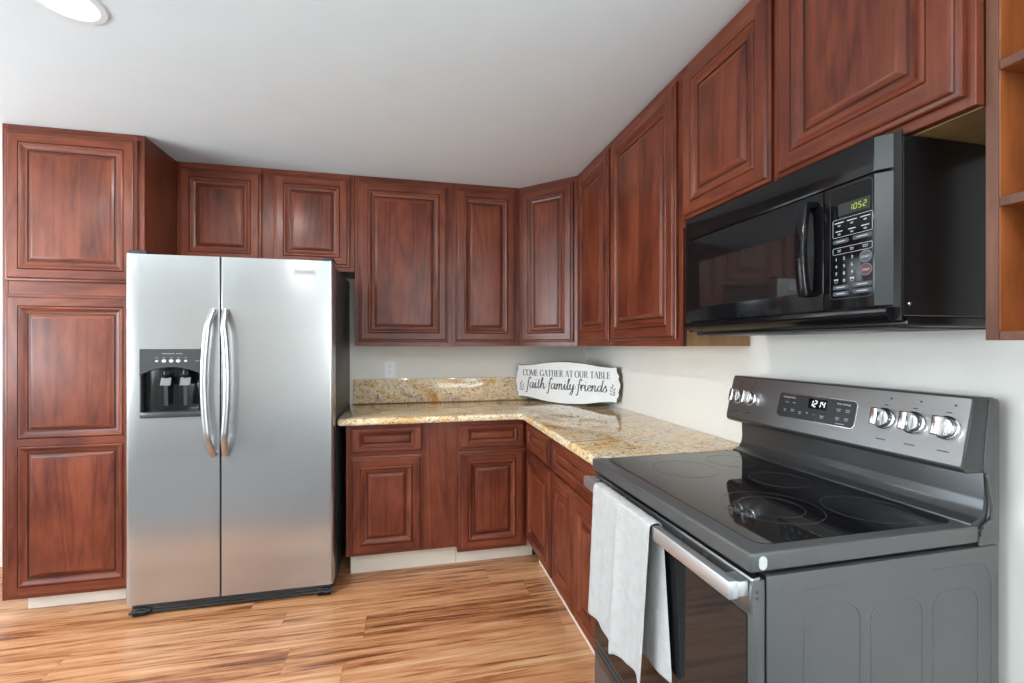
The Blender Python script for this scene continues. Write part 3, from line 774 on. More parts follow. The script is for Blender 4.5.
# lower curved lip under door and controls
lip = [(-0.319, 1.400), (mf, 1.400), (mf - 0.001, 1.388), (mf + 0.006, 1.376), (-0.319, mzb)]
mb = MB(); mb.prism(lip, 'y', my1 + 0.016, my0, 'black', 0.001, 1); mb.build('bottom_lip', t, True)
mb = MB(); mb.box(-0.314, -0.020, my1 + 0.03, my0 - 0.03, mzb - 0.0115, mzb - 0.0075, 'blackmat', 0.001, 1)
for a in (-2.06, -2.42): mb.box(-0.27, -0.10, a, a + 0.22, mzb - 0.013, mzb - 0.0113, 'char', 0.0005, 1)
mb.build('grease_filter_panel', t, True)
# control panel
yc0, yc1 = -2.378, my1
mb = MB(); mb.prism(plan(yc0, yc1 + 0.016, mf, 0, 0.026), 'z', 1.402, 1.694, 'black', 0.0015, 2); cp = mb.build('control_panel', t, True)
for za, zb in ((1.405, 1.6915), (1.6995, 1.7715)):
    mb = MB(); mb.prism([(mf + 0.0005, my1 + 0.0412), (mf - 0.0002, my1 + 0.0408), (mf + 0.0214, my1 + 0.0154), (mf + 0.0221, my1 + 0.0162)], 'z', za, zb, 'trimgrey')
    plabel(mb.build('corner_trim', t, True), 'grey bevelled corner trim')
X0 = mf - 0.0003
U, V = (0, -1, 0), (0, 0, 1)
def my(y): return -2.449 + (y + 2.4705) * 1.36
def mz(z): return 1.439 + (z - 1.448) * 0.931
def rr(mbx, y, z, w, hh, r, m, dpt=0.0006, hole=None, x=X0, k=1.36):
    mbx.rrect((x, my(y), mz(z)), U, V, w * k, hh * (0.931 if k > 1 else 1.0), r, dpt, m, 4, hole)
mb = MB(); mb.rrect((X0, -2.4455, 1.5575), U, V, 0.103, 0.262, 0.010, 0.0004, 'printdark', 4, 0.0009); sub(mb, 'panel_outline', cp)
mb = MB(); rr(mb, -2.474, 1.6585, 0.056, 0.030, 0.003, 'panelgrey', 0.0003)
ck = sub(mb, 'display', cp)
mb = MB(); seven_segment(mb, '1052', 'led_green', (X0 - 0.0006, my(-2.482), mz(1.6585)), U, V, 0.0120, 0.0064, 0.0046, 0.0015); sub(mb, 'clock_digits', cp)
mb = MB()
rr(mb, -2.4705, 1.6135, 0.070, 0.046, 0.004, 'print', 0.0005, 0.0008)
rr(mb, -2.4705, 1.5560, 0.070, 0.017, 0.004, 'print', 0.0005, 0.0008)
for r_, zz in enumerate((1.6275, 1.6060)):
    for c_, yy in enumerate((-2.4475, -2.4705, -2.4935)):
        rr(mb, yy, zz, 0.017 if r_ == 0 else 0.013, 0.0022, 0.0005, 'print')
        rr(mb, yy, zz - 0.0075, 0.0055, 0.0045, 0.002, 'printgrey')
for yy, w_ in ((-2.4475, 0.007), (-2.4705, 0.007), (-2.4935, 0.010)):
    rr(mb, yy, 1.5585, w_, 0.0022, 0.0005, 'printgrey'); rr(mb, yy, 1.5545, w_ * 0.8, 0.0022, 0.0005, 'printgrey')
sub(mb, 'key_legends', cp)
for yy, zz, w_ in ((-2.4505, 1.5800, 0.029), (-2.4885, 1.5815, 0.033), (-2.4505, 1.4640, 0.029), (-2.4885, 1.4660, 0.033), (-2.4505, 1.4480, 0.029), (-2.4885, 1.4500, 0.033)):
    mb = MB(); rr(mb, yy, zz, w_, 0.0105, 0.004, 'btn'); rr(mb, yy, zz, w_ * 0.55, 0.0024, 0.0006, 'print', 0.0010)
    sub(mb, 'key', cp)
for r_, row in enumerate(('123', '456', '789', ' 0 ')):
    for c_, ch in enumerate(row):
        if ch == ' ':
            mb = MB(); rr(mb, -2.4420 - 0.0145 * c_, 1.4800, 0.0085, 0.0085, 0.0042, 'printgrey', 0.0005, 0.0010, k=1); rr(mb, -2.4420 - 0.0145 * c_, 1.4840, 0.0075, 0.0030, 0.0006, 'print')
            sub(mb, 'key', cp); continue
        mb = MB(); put(mb, text_bm(ch, 0.0105, 0.0006), 'print', (X0 - 0.0003, my(-2.4420 - 0.0145 * c_), mz(1.5355 - 0.0185 * r_)), U, V); sub(mb, 'number_key', cp)
for zz, txt, mm in ((1.5310, 'START', 'btn'), (1.4995, 'STOP', 'btnred')):
    mb = MB(); rr(mb, -2.4945, zz, 0.0265, 0.0265, 0.01324, mm, 0.0006, k=1); rr(mb, -2.4945, zz, 0.0275, 0.0275, 0.01374, 'printgrey', 0.0008, 0.0009, k=1)
    put(mb, text_bm(txt, 0.0068, 0.0005), 'print', (X0 - 0.0010, my(-2.4945), mz(zz) - 0.001), U, V)
    sub(mb, 'round_key', cp)

# ------------------------------------------------------------------ range
ry0, ry1 = -1.785, -2.541
t = thing('range', 'freestanding electric range in slate grey with a black glass cooktop', 'stove', (-0.36, -2.16, 0.0))
mb = MB(); mb.box(-0.654, -0.040, ry1 + 0.006, ry0 - 0.003, 0.05, 0.868, 'rangedark', 0.002, 1); 
mb.build('body', t, True)
# pressed side panel facing the camera
mb = MB(); mb.box(-0.659, -0.040, ry1, ry1 + 0.0055, 0.05, 0.868, 'rangesteel', 0.002, 2)
def ridge(pts, r=0.0028):
    mb.tube([(p[0], ry1 + 0.0018, p[1]) for p in pts], r, 'rangesteel', 8, ry=r, up=(0, -1, 0))
def arch_pts(x0, x1, zt, r=0.035, zb=0.12):
    p = [(x0, zb)] + [(x0 + r - r * math.cos(R(a)), zt - r + r * math.sin(R(a))) for a in range(0, 91, 15)]
    return p + [(x1 - r + r * math.sin(R(a)), zt - r + r * math.cos(R(a))) for a in range(0, 91, 15)] + [(x1, zb)]
for x0, x1, zt in ((-0.574, -0.433, 0.790), (-0.405, -0.266, 0.782), (-0.236, -0.105, 0.782)): ridge(arch_pts(x0, x1, zt))
ridge([(-0.574, 0.832), (-0.439, 0.832)])
ridge([(-0.236, 0.834), (-0.11, 0.834)] + [(-0.11 + 0.046 * math.sin(R(a)), 0.788 + 0.046 * math.cos(R(a))) for a in range(15, 91, 15)] + [(-0.064, 0.12)])
sp_ = mb.build('side_panel', t, True); plabel(sp_, 'grey pressed steel side panel')
for i, x in enumerate((-0.60, -0.09)):
    for y in (ry0 - 0.05, ry1 + 0.05):
        mb = MB(); mb.lathe([(0, 0), (0.022, 0), (0.022, 0.012), (0.010, 0.014), (0.010, 0.052), (0, 0.052)], 'blackmat', Matrix.Translation((x, y, 0)), 14); mb.build('foot', t, True)
# oven door
dxf = -0.690
mb = MB(); mb.box(dxf, -0.660, ry1 + 0.004, ry0 - 0.003, 0.272, 0.860, 'rangesteel', 0.003, 2)
for z in (0.838, 0.826): mb.box(-0.683, -0.676, ry1 + 0.0032, ry1 + 0.006, z - 0.003, z + 0.003, 'offslot')
od = mb.build('oven_door', t, True)
mb = MB(); mb.box(dxf - 0.003, dxf + 0.001, ry1 + 0.016, ry0 - 0.012, 0.285, 0.790, 'ovenglass', 0.0012, 1); plabel(sub(mb, 'door_glass', od), 'black glass oven door panel')
mb = MB(); mb.prism([(dxf - 0.004, 0.795), (dxf - 0.004, 0.832), (dxf + 0.002, 0.864), (dxf + 0.02, 0.866), (dxf + 0.02, 0.795)], 'y', ry1 + 0.006, ry0 - 0.004, 'faceplate', 0.0015, 2)
for k in range(7):
    a = ry0 - 0.045 - k * 0.096
    mb.prism([(dxf - 0.0048, 0.836), (dxf + 0.0005, 0.858), (dxf + 0.004, 0.858), (dxf + 0.004, 0.836)], 'y', a - 0.078, a, 'offslot')
sub(mb, 'door_trim', od)
mb = MB(); hx0, hx1 = -0.738, -0.716
mb.box(hx0, hx1, ry1 + 0.010, ry0 - 0.014, 0.826, 0.862, 'barsteel', 0.003, 2)
for a in (ry1 + 0.011, ry0 - 0.055): mb.box(hx1 - 0.004, dxf - 0.003, a, a + 0.040, 0.829, 0.859, 'barsteel', 0.002, 2)
plabel(sub(mb, 'door_handle', od), 'flat brushed steel bar handle')
# storage drawer
mb = MB(); mb.box(-0.692, -0.660, ry1 + 0.004, ry0 - 0.003, 0.055, 0.262, 'rangesteel', 0.004, 2); mb.box(-0.696, -0.690, ry1 + 0.02, ry0 - 0.015, 0.225, 0.255, 'rangedark', 0.002, 2)
mb.build('storage_drawer', t, True)
# cooktop
mb = MB(); mb.box(-0.700, -0.1035, ry1 - 0.002, ry0 - 0.001, 0.878, 0.917, 'rangesteel', 0.006, 3); 
ct = mb.build('cooktop', t, True); plabel(ct, 'slate grey cooktop frame')
mb = MB(); gx0, gx1, gy0, gy1 = -0.655, -0.128, ry0 - 0.022, ry1 + 0.026
mb.rrect(((gx0 + gx1) / 2, (gy0 + gy1) / 2, 0.9162), (1, 0, 0), (0, 1, 0), gx1 - gx0, gy0 - gy1, 0.030, 0.0022, 'cglass', 6)
gl = sub(mb, 'cooktop_glass', ct); plabel(gl, 'glossy black ceramic glass')
for cx, cy, rs in ((-0.462, -2.338, (0.112, 0.072)), (-0.248, -2.405, (0.092,)), (-0.262, -2.155, (0.078,)), (-0.462, -1.985, (0.098,)), (-0.248, -1.935, (0.078,))):
    mb = MB()
    for r in rs: mb.lathe([(r, 0.9183), (r, 0.9188), (r + 0.0022, 0.9188), (r + 0.0022, 0.9183)], 'ring', Matrix.Translation((cx, cy, 0)), 56)
    sub(mb, 'burner_ring', ct)
mb = MB(); mb.rrect((-0.672, ry1 - 0.0018, 0.897), (1, 0, 0), (0, 0, 1), 0.018, 0.026, 0.0088, 0.002, 'sticker', 6); plabel(sub(mb, 'sticker', ct), 'white round sticker')
# back guard
mb = MB()
mb.prism([(-0.041, 0.905), (-0.041, 1.060), (-0.084, 1.060), (-0.081, 0.970), (-0.085, 0.948), (-0.097, 0.930), (-0.122, 0.9215), (-0.122, 0.905)], 'y', ry1 + 0.003, ry0 - 0.003, 'rangedark', 0.003, 2)
bs = mb.build('backguard', t, True); plabel(bs, 'dark grey enamel splash panel')
mb = MB()
prof = [(-0.040, 1.185), (-0.048, 1.200), (-0.112, 1.203), (-0.150, 1.043), (-0.135, 1.032), (-0.060, 1.032), (-0.040, 1.040)]
mb.prism(prof, 'y', ry1 + 0.0012, ry0 - 0.0, 'rangedark', 0.005, 3)
hsn = mb.build('control_console', t, True)
mb = MB()
mb.prism([(-0.040, 0.871), (-0.040, 1.190), (-0.046, 1.197), (-0.070, 1.196), (-0.088, 1.040), (-0.080, 1.020), (-0.070, 0.955), (-0.075, 0.925), (-0.095, 0.912), (-0.103, 0.890), (-0.103, 0.871)], 'y', ry1 - 0.0005, ry1 + 0.0030, 'rangesteel', 0.001, 2)
mb.tube([(-0.084, ry1 - 0.001, 1.030), (-0.079, ry1 - 0.002, 1.015), (-0.0655, ry1 - 0.002, 0.955), (-0.074, ry1 - 0.002, 0.926), (-0.094, ry1 - 0.002, 0.913), (-0.1025, ry1 - 0.002, 0.893), (-0.103, ry1 - 0.001, 0.876)], 0.0032, 'rangesteel', 8)
plabel(mb.build('end_cap', t, True), 'grey curved end cap')
# sloped steel face
a_, b_ = Vector((-0.112, 0, 1.203)), Vector((-0.150, 0, 1.043))
up_ = (a_ - b_).normalized(); nrm = Vector((-up_.z, 0, up_.x))      # outward: -x and slightly up
fl = (a_ - b_).length; fc = (a_ + b_) / 2
U2 = Vector((0, -1, 0)); V2 = up_
def face_pt(y, s, d=0.0):      # s: height along the slope from the centre
    return Vector((fc.x, y, fc.z)) + up_ * s + nrm * d
mb = MB(); mb.rrect(face_pt((ry0 - 0.006 + ry1 + 0.006) / 2, 0.0, 0.0), U2, V2, 0.748, fl - 0.012, 0.005, 0.003, 'faceplate', 4)
fp = sub(mb, 'face_plate', hsn); plabel(fp, 'brushed steel control face')
mb = MB(); ymid, hgt = -2.154, 0.080
mb.rrect(face_pt(ymid, 0.0, 0.0028), U2, V2, 0.268, hgt, 0.014, 0.0018, 'chrome', 5)
mb.rrect(face_pt(ymid, 0.0, 0.0044), U2, V2, 0.262, hgt - 0.006, 0.012, 0.0012, 'panelgrey', 5)
dp_ = sub(mb, 'display_panel', hsn)
mb = MB(); mb.rrect(face_pt(-2.165, 0.016, 0.0054), U2, V2, 0.062, 0.030, 0.002, 0.0006, 'black', 3); sub(mb, 'clock_screen', hsn)
mb = MB(); seven_segment(mb, '12', 'led_white', face_pt(-2.153, 0.016, 0.0062), U2, V2, 0.018, 0.0085, 0.005, 0.0026); seven_segment(mb, '14', 'led_white', face_pt(-2.180, 0.016, 0.0062), U2, V2, 0.018, 0.0085, 0.005, 0.0026); sub(mb, 'clock_digits', hsn)
def word(y, s, w, two=False, m='printgrey'):
    mb.rrect(face_pt(y, s, 0.0054), U2, V2, w, 0.0028, 0.0006, 0.0005, m, 2)
    if two: mb.rrect(face_pt(y, s - 0.005, 0.0054), U2, V2, w * 0.8, 0.0024, 0.0006, 0.0005, m, 2)
mb = MB(); put(mb, text_bm('Cooking Modes', 0.0075), 'print', face_pt(-2.062, 0.026, 0.0060), U2, V2)
for q in ((-2.055, 0.010, 0.011), (-2.083, 0.010, 0.011), (-2.052, -0.014, 0.009, 1), (-2.081, -0.012, 0.014, 1)): word(*q)
sub(mb, 'printed_legend', hsn)
mb = MB(); put(mb, text_bm('Oven Settings', 0.0075), 'print', face_pt(-2.248, 0.026, 0.0060), U2, V2)
for q in ((-2.235, 0.010, 0.014, 1), (-2.262, 0.010, 0.014, 1), (-2.235, -0.015, 0.013, 1), (-2.262, -0.014, 0.013, 1), (-2.245, -0.031, 0.026)): word(*q)
sub(mb, 'printed_legend', hsn)
mb = MB(); put(mb, text_bm('+', 0.012), 'print', face_pt(-2.135, -0.016, 0.0060), U2, V2); word(-2.109, -0.016, 0.010, 1); sub(mb, 'printed_legend', hsn)
mb = MB(); put(mb, text_bm('-', 0.012), 'print', face_pt(-2.158, -0.016, 0.0060), U2, V2); sub(mb, 'printed_legend', hsn)
mb = MB(); word(-2.186, -0.018, 0.013, 1)
sub(mb, 'printed_legend', hsn)
for y in (-1.835, -1.893, -2.360, -2.429, -2.500):
    mb = MB()
    mb.rrect(face_pt(y, 0.055, 0.0028), U2, V2, 0.016, 0.013, 0.003, 0.0004, 'printgrey', 2, 0.001)
    mb.lathe([(0, 0), (0.0028, 0), (0.0028, 0.0005), (0, 0.0005)], 'printdark', Matrix.Translation(face_pt(y - 0.010, 0.058, 0.003)) @ nrm.to_track_quat('Z', 'Y').to_matrix().to_4x4(), 10)
    mb.rrect(face_pt(y, 0.040, 0.0028), U2, V2, 0.011, 0.0026, 0.0005, 0.0005, 'printdark', 2)
    sub(mb, 'printed_icon', hsn); mb = MB()
    mb.rrect(face_pt(y, -0.050, 0.0028), U2, V2, 0.024, 0.0028, 0.0005, 0.0005, 'printdark', 2)
    sub(mb, 'printed_caption', hsn)
for y in (-1.836, -1.894, -2.360, -2.429, -2.500):
    mat = Matrix((Vector((0, -1, 0)), up_, nrm)).transposed().to_4x4(); mat.translation = face_pt(y, 0.004, 0.0028)
    mb = MB()
    mb.lathe([(0, 0), (0.0265, 0), (0.0275, 0.002), (0.0275, 0.004), (0.0255, 0.0055), (0.0240, 0.006), (0.0235, 0.015), (0.0215, 0.018), (0, 0.0185)], 'chrome', mat, 28)
    b = bmesh.new(); bmesh.ops.create_cube(b, size=1)
    for v in b.verts: v.co = Vector((v.co.x * (0.017 if v.co.z > 0 else 0.021), v.co.y * 0.045, 0.0185 + (v.co.z + 0.5) * 0.022))
    bmesh.ops.bevel(b, geom=b.edges[:], offset=0.0035, segments=3, affect='EDGES', profile=0.5)
    bmesh.ops.transform(b, matrix=mat, verts=b.verts[:]); mb.add(b, 'chrome')
    kn = sub(mb, 'knob', hsn); plabel(kn, 'bright metal control knob')

# ------------------------------------------------------------------ dish towel over the oven handle
def towel():
    b = bmesh.new(); NU, NV = 34, 40
    def path(s, y):      # s 0..1 from front hem over the bar to the rear hem
        front, over = 0.455, 0.085
        zt = 0.868
        if s < 0.56:
            u = s / 0.56; z = 0.43 + (zt - 0.43) * u; x = hx0 - 0.007
            return x, z
        if s < 0.66:
            a = math.pi * (s - 0.56) / 0.10
            cx = (hx0 + hx1) / 2; rx = (hx1 - hx0) / 2 + 0.007
            return cx - rx * math.cos(a), zt - 0.006 + 0.0065 * math.sin(a)
        u = (s - 0.66) / 0.34
        return hx1 + 0.007 - 0.0 * u, zt - 0.006 - u * 0.375
    grid = []
    for j in range(NV + 1):
        s = j / NV; row = []
        for i in range(NU + 1):
            v = i / NU
            x, z = path(s, v)
            front = s < 0.60
            hang = max(0.0, (0.56 - s) / 0.56) if front else max(0.0, (s - 0.66) / 0.34)
            if front:
                y = -1.905 - v * 0.350 + 0.030 * hang * (1 - 0.1 * v)
                fold = -0.010 * hang * (0.5 + 0.5 * math.cos((v - 0.10) * 14)) - 0.004 * hang * math.sin(v * 27)
                crease = -0.007 * math.exp(-((v - 0.52) / 0.035) ** 2) * min(1, hang * 3 + 0.2)
                x += fold + crease
                z += hang * (0.012 * math.sin(v * 9) - 0.012 * v + 0.010 * (v > 0.55))
            else:
                y = -1.905 - v * 0.350 - 0.038 * hang * v ** 2
                x += 0.003 * math.sin(v * 20) * hang
                z += hang * (-0.055 + 0.05 * v)
            x += 0.0012 * noise.noise(Vector((v * 9, s * 9, 0)))
            row.append(b.verts.new((x, y, z)))
        grid.append(row)
    for j in range(NV):
        for i in range(NU): b.faces.new((grid[j][i], grid[j][i + 1], grid[j + 1][i + 1], grid[j + 1][i]))
    bmesh.ops.recalc_face_normals(b, faces=b.faces[:])
    mb = MB(); mb.add(b, 'cloth'); o = mb.build('dish_towel', smooth=80)
    m = o.modifiers.new('thick', 'SOLIDIFY'); m.thickness = 0.003; m.offset = 0
    m = o.modifiers.new('sub', 'SUBSURF'); m.levels = 1; m.render_levels = 1
    return tag(o, 'white woven dish towel folded over the oven door handle', 'towel')
tw = towel()
# the range stands very slightly askew, and the towel with it
rng = [o for o in bpy.data.objects if o.name == 'range'][0]
ang = R(0.5); rng.rotation_euler.z = ang; rng.location.y += 0.003
pv = Vector((-0.36, -2.16, 0)); rm = Matrix.Rotation(ang, 3, 'Z')
tw.rotation_euler.z = ang; tw.location = pv - rm @ pv + Vector((0, 0.003, 0))

# ------------------------------------------------------------------ plaque in the corner
SW, SH = 0.800, 0.262
t = thing('sign', 'white scalloped plaque lettered COME GATHER AT OUR TABLE, standing across the counter corner', 'sign', (-0.298, -0.344, 0.9165), R(-46))
def cr(pts, n=8, closed=False):
    out = []; P = [Vector(p) for p in pts]; m = len(P)
    for i in range(m if closed else m - 1):
        p0 = P[(i - 1) % m] if closed or i > 0 else P[i]; p1 = P[i]; p2 = P[(i + 1) % m]; p3 = P[(i + 2) % m] if closed or i + 2 < m else p2
        for k in range(n):
            u = k / n
            out.append(0.5 * ((2 * p1) + (-p0 + p2) * u + (2 * p0 - 5 * p1 + 4 * p2 - p3) * u * u + (-p0 + 3 * p1 - 3 * p2 + p3) * u ** 3))
    if not closed: out.append(P[-1])
    return out
hw = SW / 2
top = cr([(-hw + 0.025, 0.263), (-hw + 0.06, 0.259), (-hw + 0.14, 0.264), (-hw + 0.25, 0.280), (0, 0.290), (hw - 0.25, 0.280), (hw - 0.14, 0.264), (hw - 0.06, 0.259), (hw - 0.025, 0.263)], 6)
right = cr([(hw - 0.025, 0.263), (hw - 0.022, 0.228), (hw - 0.008, 0.205), (hw - 0.012, 0.185), (hw, 0.145), (hw - 0.012, 0.100), (hw - 0.008, 0.080), (hw - 0.022, 0.056), (hw - 0.025, 0.030)], 6)
bot = cr([(hw - 0.025, 0.030), (hw - 0.06, 0.034), (hw - 0.14, 0.026), (hw - 0.25, 0.008), (0, 0.0), (-hw + 0.25, 0.008), (-hw + 0.14, 0.026), (-hw + 0.06, 0.034), (-hw + 0.025, 0.030)], 6)
left = [Vector((-p.x, p.y)) for p in right][::-1]
outline = [tuple(p) for p in top[:-1] + right[:-1] + bot[:-1] + left[:-1]]
mb = MB(); b = bmesh.new()
ins = [Vector((p[0] * (1 - 0.0035 / hw), 0.145 + (p[1] - 0.145) * (1 - 0.0035 / 0.145))) for p in outline]
rings = [[b.verts.new((p[0], 0.012, p[1])) for p in outline], [b.verts.new((p[0], -0.0035, p[1])) for p in outline], [b.verts.new((p.x, -0.006, p.y)) for p in ins]]
mb.mi('signpaint'); mb.mi('signedge'); n_ = len(outline)
fcs = b.faces.new(rings[0]); fcs.material_index = 1
fcs = b.faces.new(rings[2]); fcs.material_index = 0
for A, B in ((rings[0], rings[1]), (rings[1], rings[2])):
    for i in range(n_):
        f_ = b.faces.new((A[i], A[(i + 1) % n_], B[(i + 1) % n_], B[i])); f_.material_index = 1
bmesh.ops.recalc_face_normals(b, faces=b.faces[:])
mb.add(b); mb.build('board', t, smooth=12)

def stroke(mb, pts, thick, thin, m, y=-0.0062):
    """calligraphic ribbon in the xz plane: broad on uprights, fine on cross strokes"""
    pts = [Vector(p) for p in pts]; L, Rr = [], []
    for i, p in enumerate(pts):
        d = (pts[min(i + 1, len(pts) - 1)] - pts[max(i - 1, 0)])
        if d.length < 1e-9: d = Vector((1, 0))
        d.normalize(); w = (thin + (thick - thin) * abs(d.y) ** 1.5) / 2
        q = Vector((-d.y, d.x)) * w; L.append(p + q); Rr.append(p - q)
    b = bmesh.new()
    def ring(yy): return [b.verts.new((p.x, yy, p.y)) for p in L], [b.verts.new((p.x, yy, p.y)) for p in Rr]
    fl_, fr_ = ring(y - 0.0005); bl_, br_ = ring(y + 0.0001)
    for i in range(len(pts) - 1):
        b.faces.new((fl_[i], fl_[i + 1], fr_[i + 1], fr_[i])); b.faces.new((fl_[i], bl_[i], bl_[i + 1], fl_[i + 1])); b.faces.new((fr_[i], fr_[i + 1], br_[i + 1], br_[i]))
    b.faces.new((fl_[0], fr_[0], br_[0], bl_[0])); b.faces.new((fl_[-1], bl_[-1], br_[-1], fr_[-1]))
    bmesh.ops.recalc_face_normals(b, faces=b.faces[:]); mb.add(b, m)

def arc(cx, cy, rx, ry, a0, a1, n=14): return [(cx + rx * math.cos(R(a0 + (a1 - a0) * k / n)), cy + ry * math.sin(R(a0 + (a1 - a0) * k / n))) for k in range(n + 1)]
CAPS = {   # advance, [(points, weight)]  weight 1 = broad upright, 0 = hairline
    'C': (0.78, [(arc(0.42, 0.5, 0.36, 0.5, 45, 315), 1), ([(0.70, 0.98), (0.68, 0.70)], 0.3)]),
    'O': (0.88, [(arc(0.44, 0.5, 0.38, 0.5, 0, 360, 24), 1)]),
    'M': (1.02, [([(0.14, 0), (0.14, 1)], 0.2), ([(0.14, 1), (0.50, 0.05)], 1), ([(0.50, 0.05), (0.84, 1)], 0.2), ([(0.86, 0), (0.86, 1)], 1), ([(0.03, 0), (0.26, 0)], 0), ([(0.72, 0), (0.98, 0)], 0), ([(0.03, 1), (0.2, 1)], 0), ([(0.82, 1), (0.98, 1)], 0)]),
    'E': (0.72, [([(0.18, 0), (0.18, 1)], 1), ([(0.04, 1), (0.62, 1), (0.63, 0.8)], 0.2), ([(0.04, 0), (0.64, 0), (0.66, 0.22)], 0.2), ([(0.18, 0.52), (0.48, 0.52)], 0), ([(0.48, 0.4), (0.48, 0.64)], 0.2)]),
    'G': (0.86, [(arc(0.42, 0.5, 0.36, 0.5, 45, 330), 1), ([(0.74, 0.05), (0.74, 0.45)], 1), ([(0.58, 0.45), (0.86, 0.45)], 0), ([(0.70, 0.98), (0.68, 0.72)], 0.3)]),
    'A': (0.84, [([(0.10, 0), (0.42, 1)], 0.15), ([(0.40, 1), (0.72, 0)], 1), ([(0.2, 0.33), (0.6, 0.33)], 0), ([(0, 0), (0.22, 0)], 0), ([(0.58, 0), (0.84, 0)], 0)]),
    'T': (0.76, [([(0.38, 0), (0.38, 1)], 1), ([(0.04, 0.76), (0.05, 1), (0.71, 1), (0.72, 0.76)], 0.2), ([(0.24, 0), (0.52, 0)], 0)]),
    'H': (0.92, [([(0.18, 0), (0.18, 1)], 1), ([(0.72, 0), (0.72, 1)], 1), ([(0.18, 0.52), (0.72, 0.52)], 0), ([(0.04, 0), (0.32, 0)], 0), ([(0.58, 0), (0.86, 0)], 0), ([(0.04, 1), (0.32, 1)], 0), ([(0.58, 1), (0.86, 1)], 0)]),
    'R': (0.84, [([(0.18, 0), (0.18, 1)], 1), ([(0.04, 1), (0.36, 1)] + arc(0.36, 0.76, 0.24, 0.24, 90, -90, 10) + [(0.18, 0.52)], 0.9), ([(0.40, 0.5), (0.66, 0.04), (0.80, 0.04)], 0.9), ([(0.04, 0), (0.32, 0)], 0)]),
    'U': (0.90, [([(0.18, 1), (0.18, 0.34)] + arc(0.45, 0.32, 0.27, 0.32, 180, 360, 12) + [(0.72, 1)], 0.8), ([(0.04, 1), (0.32, 1)], 0), ([(0.60, 1), (0.84, 1)], 0)]),
    'B': (0.80, [([(0.18, 0), (0.18, 1)], 1), ([(0.04, 1), (0.34, 1)] + arc(0.34, 0.77, 0.22, 0.23, 90, -90, 10) + [(0.18, 0.54)], 0.9), ([(0.34, 0.54)] + arc(0.38, 0.27, 0.26, 0.27, 90, -90, 10) + [(0.04, 0)], 0.9)]),
    'L': (0.70, [([(0.18, 0), (0.18, 1)], 1), ([(0.04, 1), (0.32, 1)], 0), ([(0.04, 0), (0.60, 0), (0.63, 0.26)], 0.2)]),
    ' ': (0.34, []),
}
def caps_line(mb, s, z, height, width, m):
    adv = sum(CAPS[c][0] for c in s); k = width / adv; x = -width / 2
    for c in s:
        a, st = CAPS[c]
        for pts, wgt in st:
            P = [(x + p[0] * k, z + p[1] * height) for p in pts]
            stroke(mb, P, 0.0016 + 0.0054 * wgt, 0.0014, m)
        x += a * k
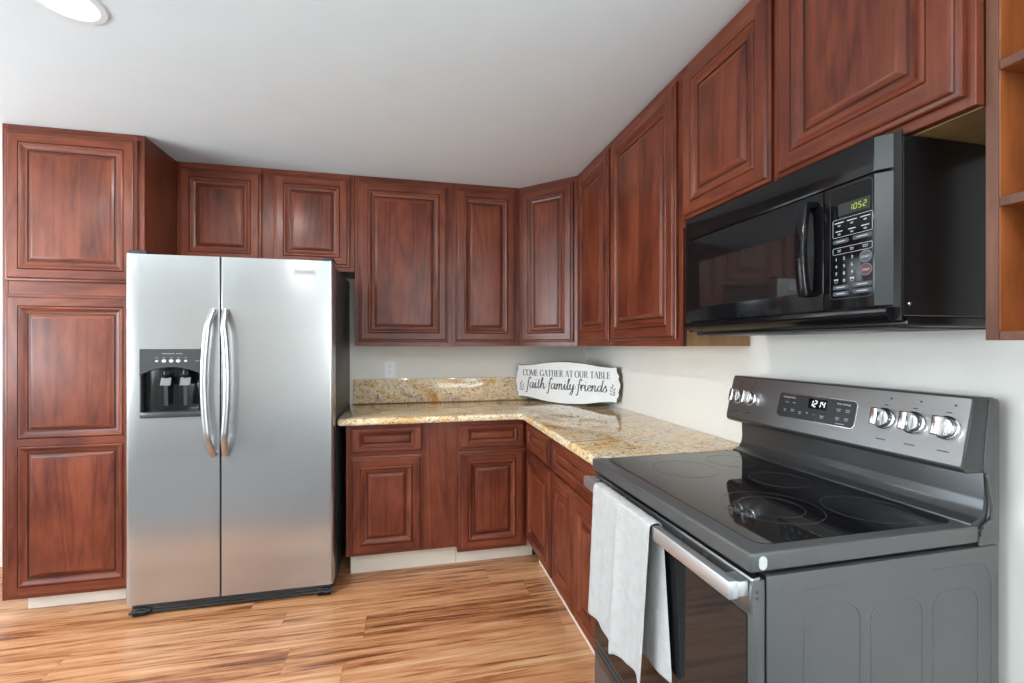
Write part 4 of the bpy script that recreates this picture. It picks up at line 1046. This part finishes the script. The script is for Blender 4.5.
SCR = {
    'f': (0.66, [[(0.80, 1.62), (0.70, 1.92), (0.52, 1.86), (0.40, 1.2), (0.33, 0.2), (0.26, -0.55), (0.12, -0.78), (0.0, -0.62)], [(0.02, 0.98), (0.3, 0.98), (0.72, 1.0)]]),
    'a': (1.02, [[(0.74, 0.82), (0.50, 1.0), (0.20, 0.80), (0.10, 0.38), (0.26, 0.03), (0.52, 0.22), (0.76, 0.86)], [(0.80, 1.0), (0.72, 0.5), (0.74, 0.12), (0.88, 0.03), (1.06, 0.34)]]),
    'i': (0.52, [[(0.0, 0.42), (0.20, 1.0), (0.16, 0.5), (0.20, 0.10), (0.34, 0.03), (0.54, 0.34)], [(0.22, 1.36), (0.23, 1.50)]]),
    't': (0.58, [[(0.30, 1.60), (0.20, 0.8), (0.20, 0.16), (0.34, 0.03), (0.58, 0.34)], [(0.0, 0.98), (0.26, 0.98), (0.56, 1.0)]]),
    'h': (1.00, [[(0.0, 0.4), (0.40, 1.5), (0.42, 1.92), (0.28, 1.75), (0.18, 1.0), (0.14, 0.0)], [(0.16, 0.35), (0.36, 0.86), (0.58, 1.0), (0.66, 0.75), (0.62, 0.3), (0.70, 0.05), (0.84, 0.05), (1.02, 0.36)]]),
    'm': (1.40, [[(0.0, 0.6), (0.16, 0.98), (0.16, 0.6), (0.13, 0.0)], [(0.15, 0.35), (0.32, 0.86), (0.50, 1.0), (0.57, 0.75), (0.54, 0.0)], [(0.56, 0.35), (0.74, 0.86), (0.92, 1.0), (1.00, 0.75), (0.97, 0.3), (1.06, 0.05), (1.20, 0.05), (1.42, 0.4)]]),
    'l': (0.52, [[(0.0, 0.4), (0.38, 1.45), (0.42, 1.90), (0.28, 1.78), (0.20, 1.0), (0.17, 0.3), (0.24, 0.05), (0.36, 0.05), (0.54, 0.36)]]),
    'y': (0.90, [[(0.0, 0.6), (0.16, 1.0), (0.14, 0.4), (0.26, 0.06), (0.48, 0.16), (0.72, 0.9)], [(0.76, 1.0), (0.70, 0.2), (0.62, -0.5), (0.44, -0.80), (0.24, -0.70), (0.34, -0.36), (0.92, 0.3)]]),
    'r': (0.68, [[(0.0, 0.4), (0.18, 1.0), (0.22, 0.6), (0.15, 0.0)], [(0.16, 0.3), (0.34, 0.82), (0.54, 1.0), (0.66, 0.84)]]),
    'e': (0.72, [[(0.06, 0.36), (0.40, 0.52), (0.58, 0.80), (0.42, 1.0), (0.18, 0.76), (0.12, 0.34), (0.30, 0.03), (0.54, 0.08), (0.74, 0.36)]]),
    'n': (0.98, [[(0.0, 0.6), (0.16, 0.98), (0.16, 0.6), (0.13, 0.0)], [(0.15, 0.35), (0.34, 0.86), (0.56, 1.0), (0.64, 0.75), (0.60, 0.3), (0.68, 0.05), (0.82, 0.05), (1.0, 0.38)]]),
    'd': (1.02, [[(0.74, 0.82), (0.50, 1.0), (0.20, 0.80), (0.10, 0.38), (0.26, 0.03), (0.52, 0.22), (0.76, 0.86)], [(0.92, 1.92), (0.80, 1.0), (0.72, 0.4), (0.76, 0.08), (0.90, 0.05), (1.06, 0.36)]]),
    's': (0.70, [[(0.0, 0.34), (0.40, 1.04), (0.42, 0.80), (0.56, 0.42), (0.48, 0.08), (0.26, 0.0), (0.10, 0.14)], [(0.50, 0.10), (0.72, 0.34)]]),
    '.': (0.42, [[(0.14, 0.52), (0.28, 0.52)]]),
}
def script_line(mb, s, z, xh, width, m):
    adv = sum(SCR[c][0] for c in s); k = width / adv; x = -width / 2
    for c in s:
        a, st = SCR[c]
        for pts in st:
            P = [(x + (p[0] + 0.10 * p[1]) * k, z + p[1] * xh) for p in cr([Vector(q) for q in pts], 6)]
            if c == '.' or (c == 'i' and len(pts) == 2): stroke(mb, P, 0.007, 0.006, m)
            else: stroke(mb, P, 0.0082, 0.0024, m)
        x += a * k
mb = MB(); caps_line(mb, 'COME GATHER AT OUR TABLE', 0.184, 0.045, 0.665, 'ink'); plabel(mb.build('capital_lettering', t), 'grey capitals COME GATHER AT OUR TABLE')
mb = MB(); script_line(mb, 'faith.family.friends', 0.096, 0.041, 0.615, 'ink'); plabel(mb.build('script_lettering', t), 'script lettering faith family friends')
for sx in (-1, 1):
    mb = MB()
    bx = sx * 0.345
    stroke(mb, cr([Vector((bx, 0.078)), Vector((bx + sx * 0.004, 0.105)), Vector((bx - sx * 0.002, 0.135))], 5), 0.0022, 0.002, 'ink')
    for lx, lz, an in ((0.012, 0.098, 60), (-0.010, 0.106, 120), (0.013, 0.118, 55), (-0.009, 0.126, 125), (0.002, 0.142, 90), (0.010, 0.082, 20), (-0.012, 0.086, 160)):
        a = R(an); c_ = Vector((bx + lx, lz)); d_ = Vector((math.cos(a), math.sin(a))) * 0.008
        stroke(mb, [c_ - d_, c_ - d_ * 0.5, c_ + d_ * 0.5, c_ + d_], 0.0062, 0.0052, 'ink')
    plabel(mb.build('leaf_sprig', t), 'small printed leaf sprig')
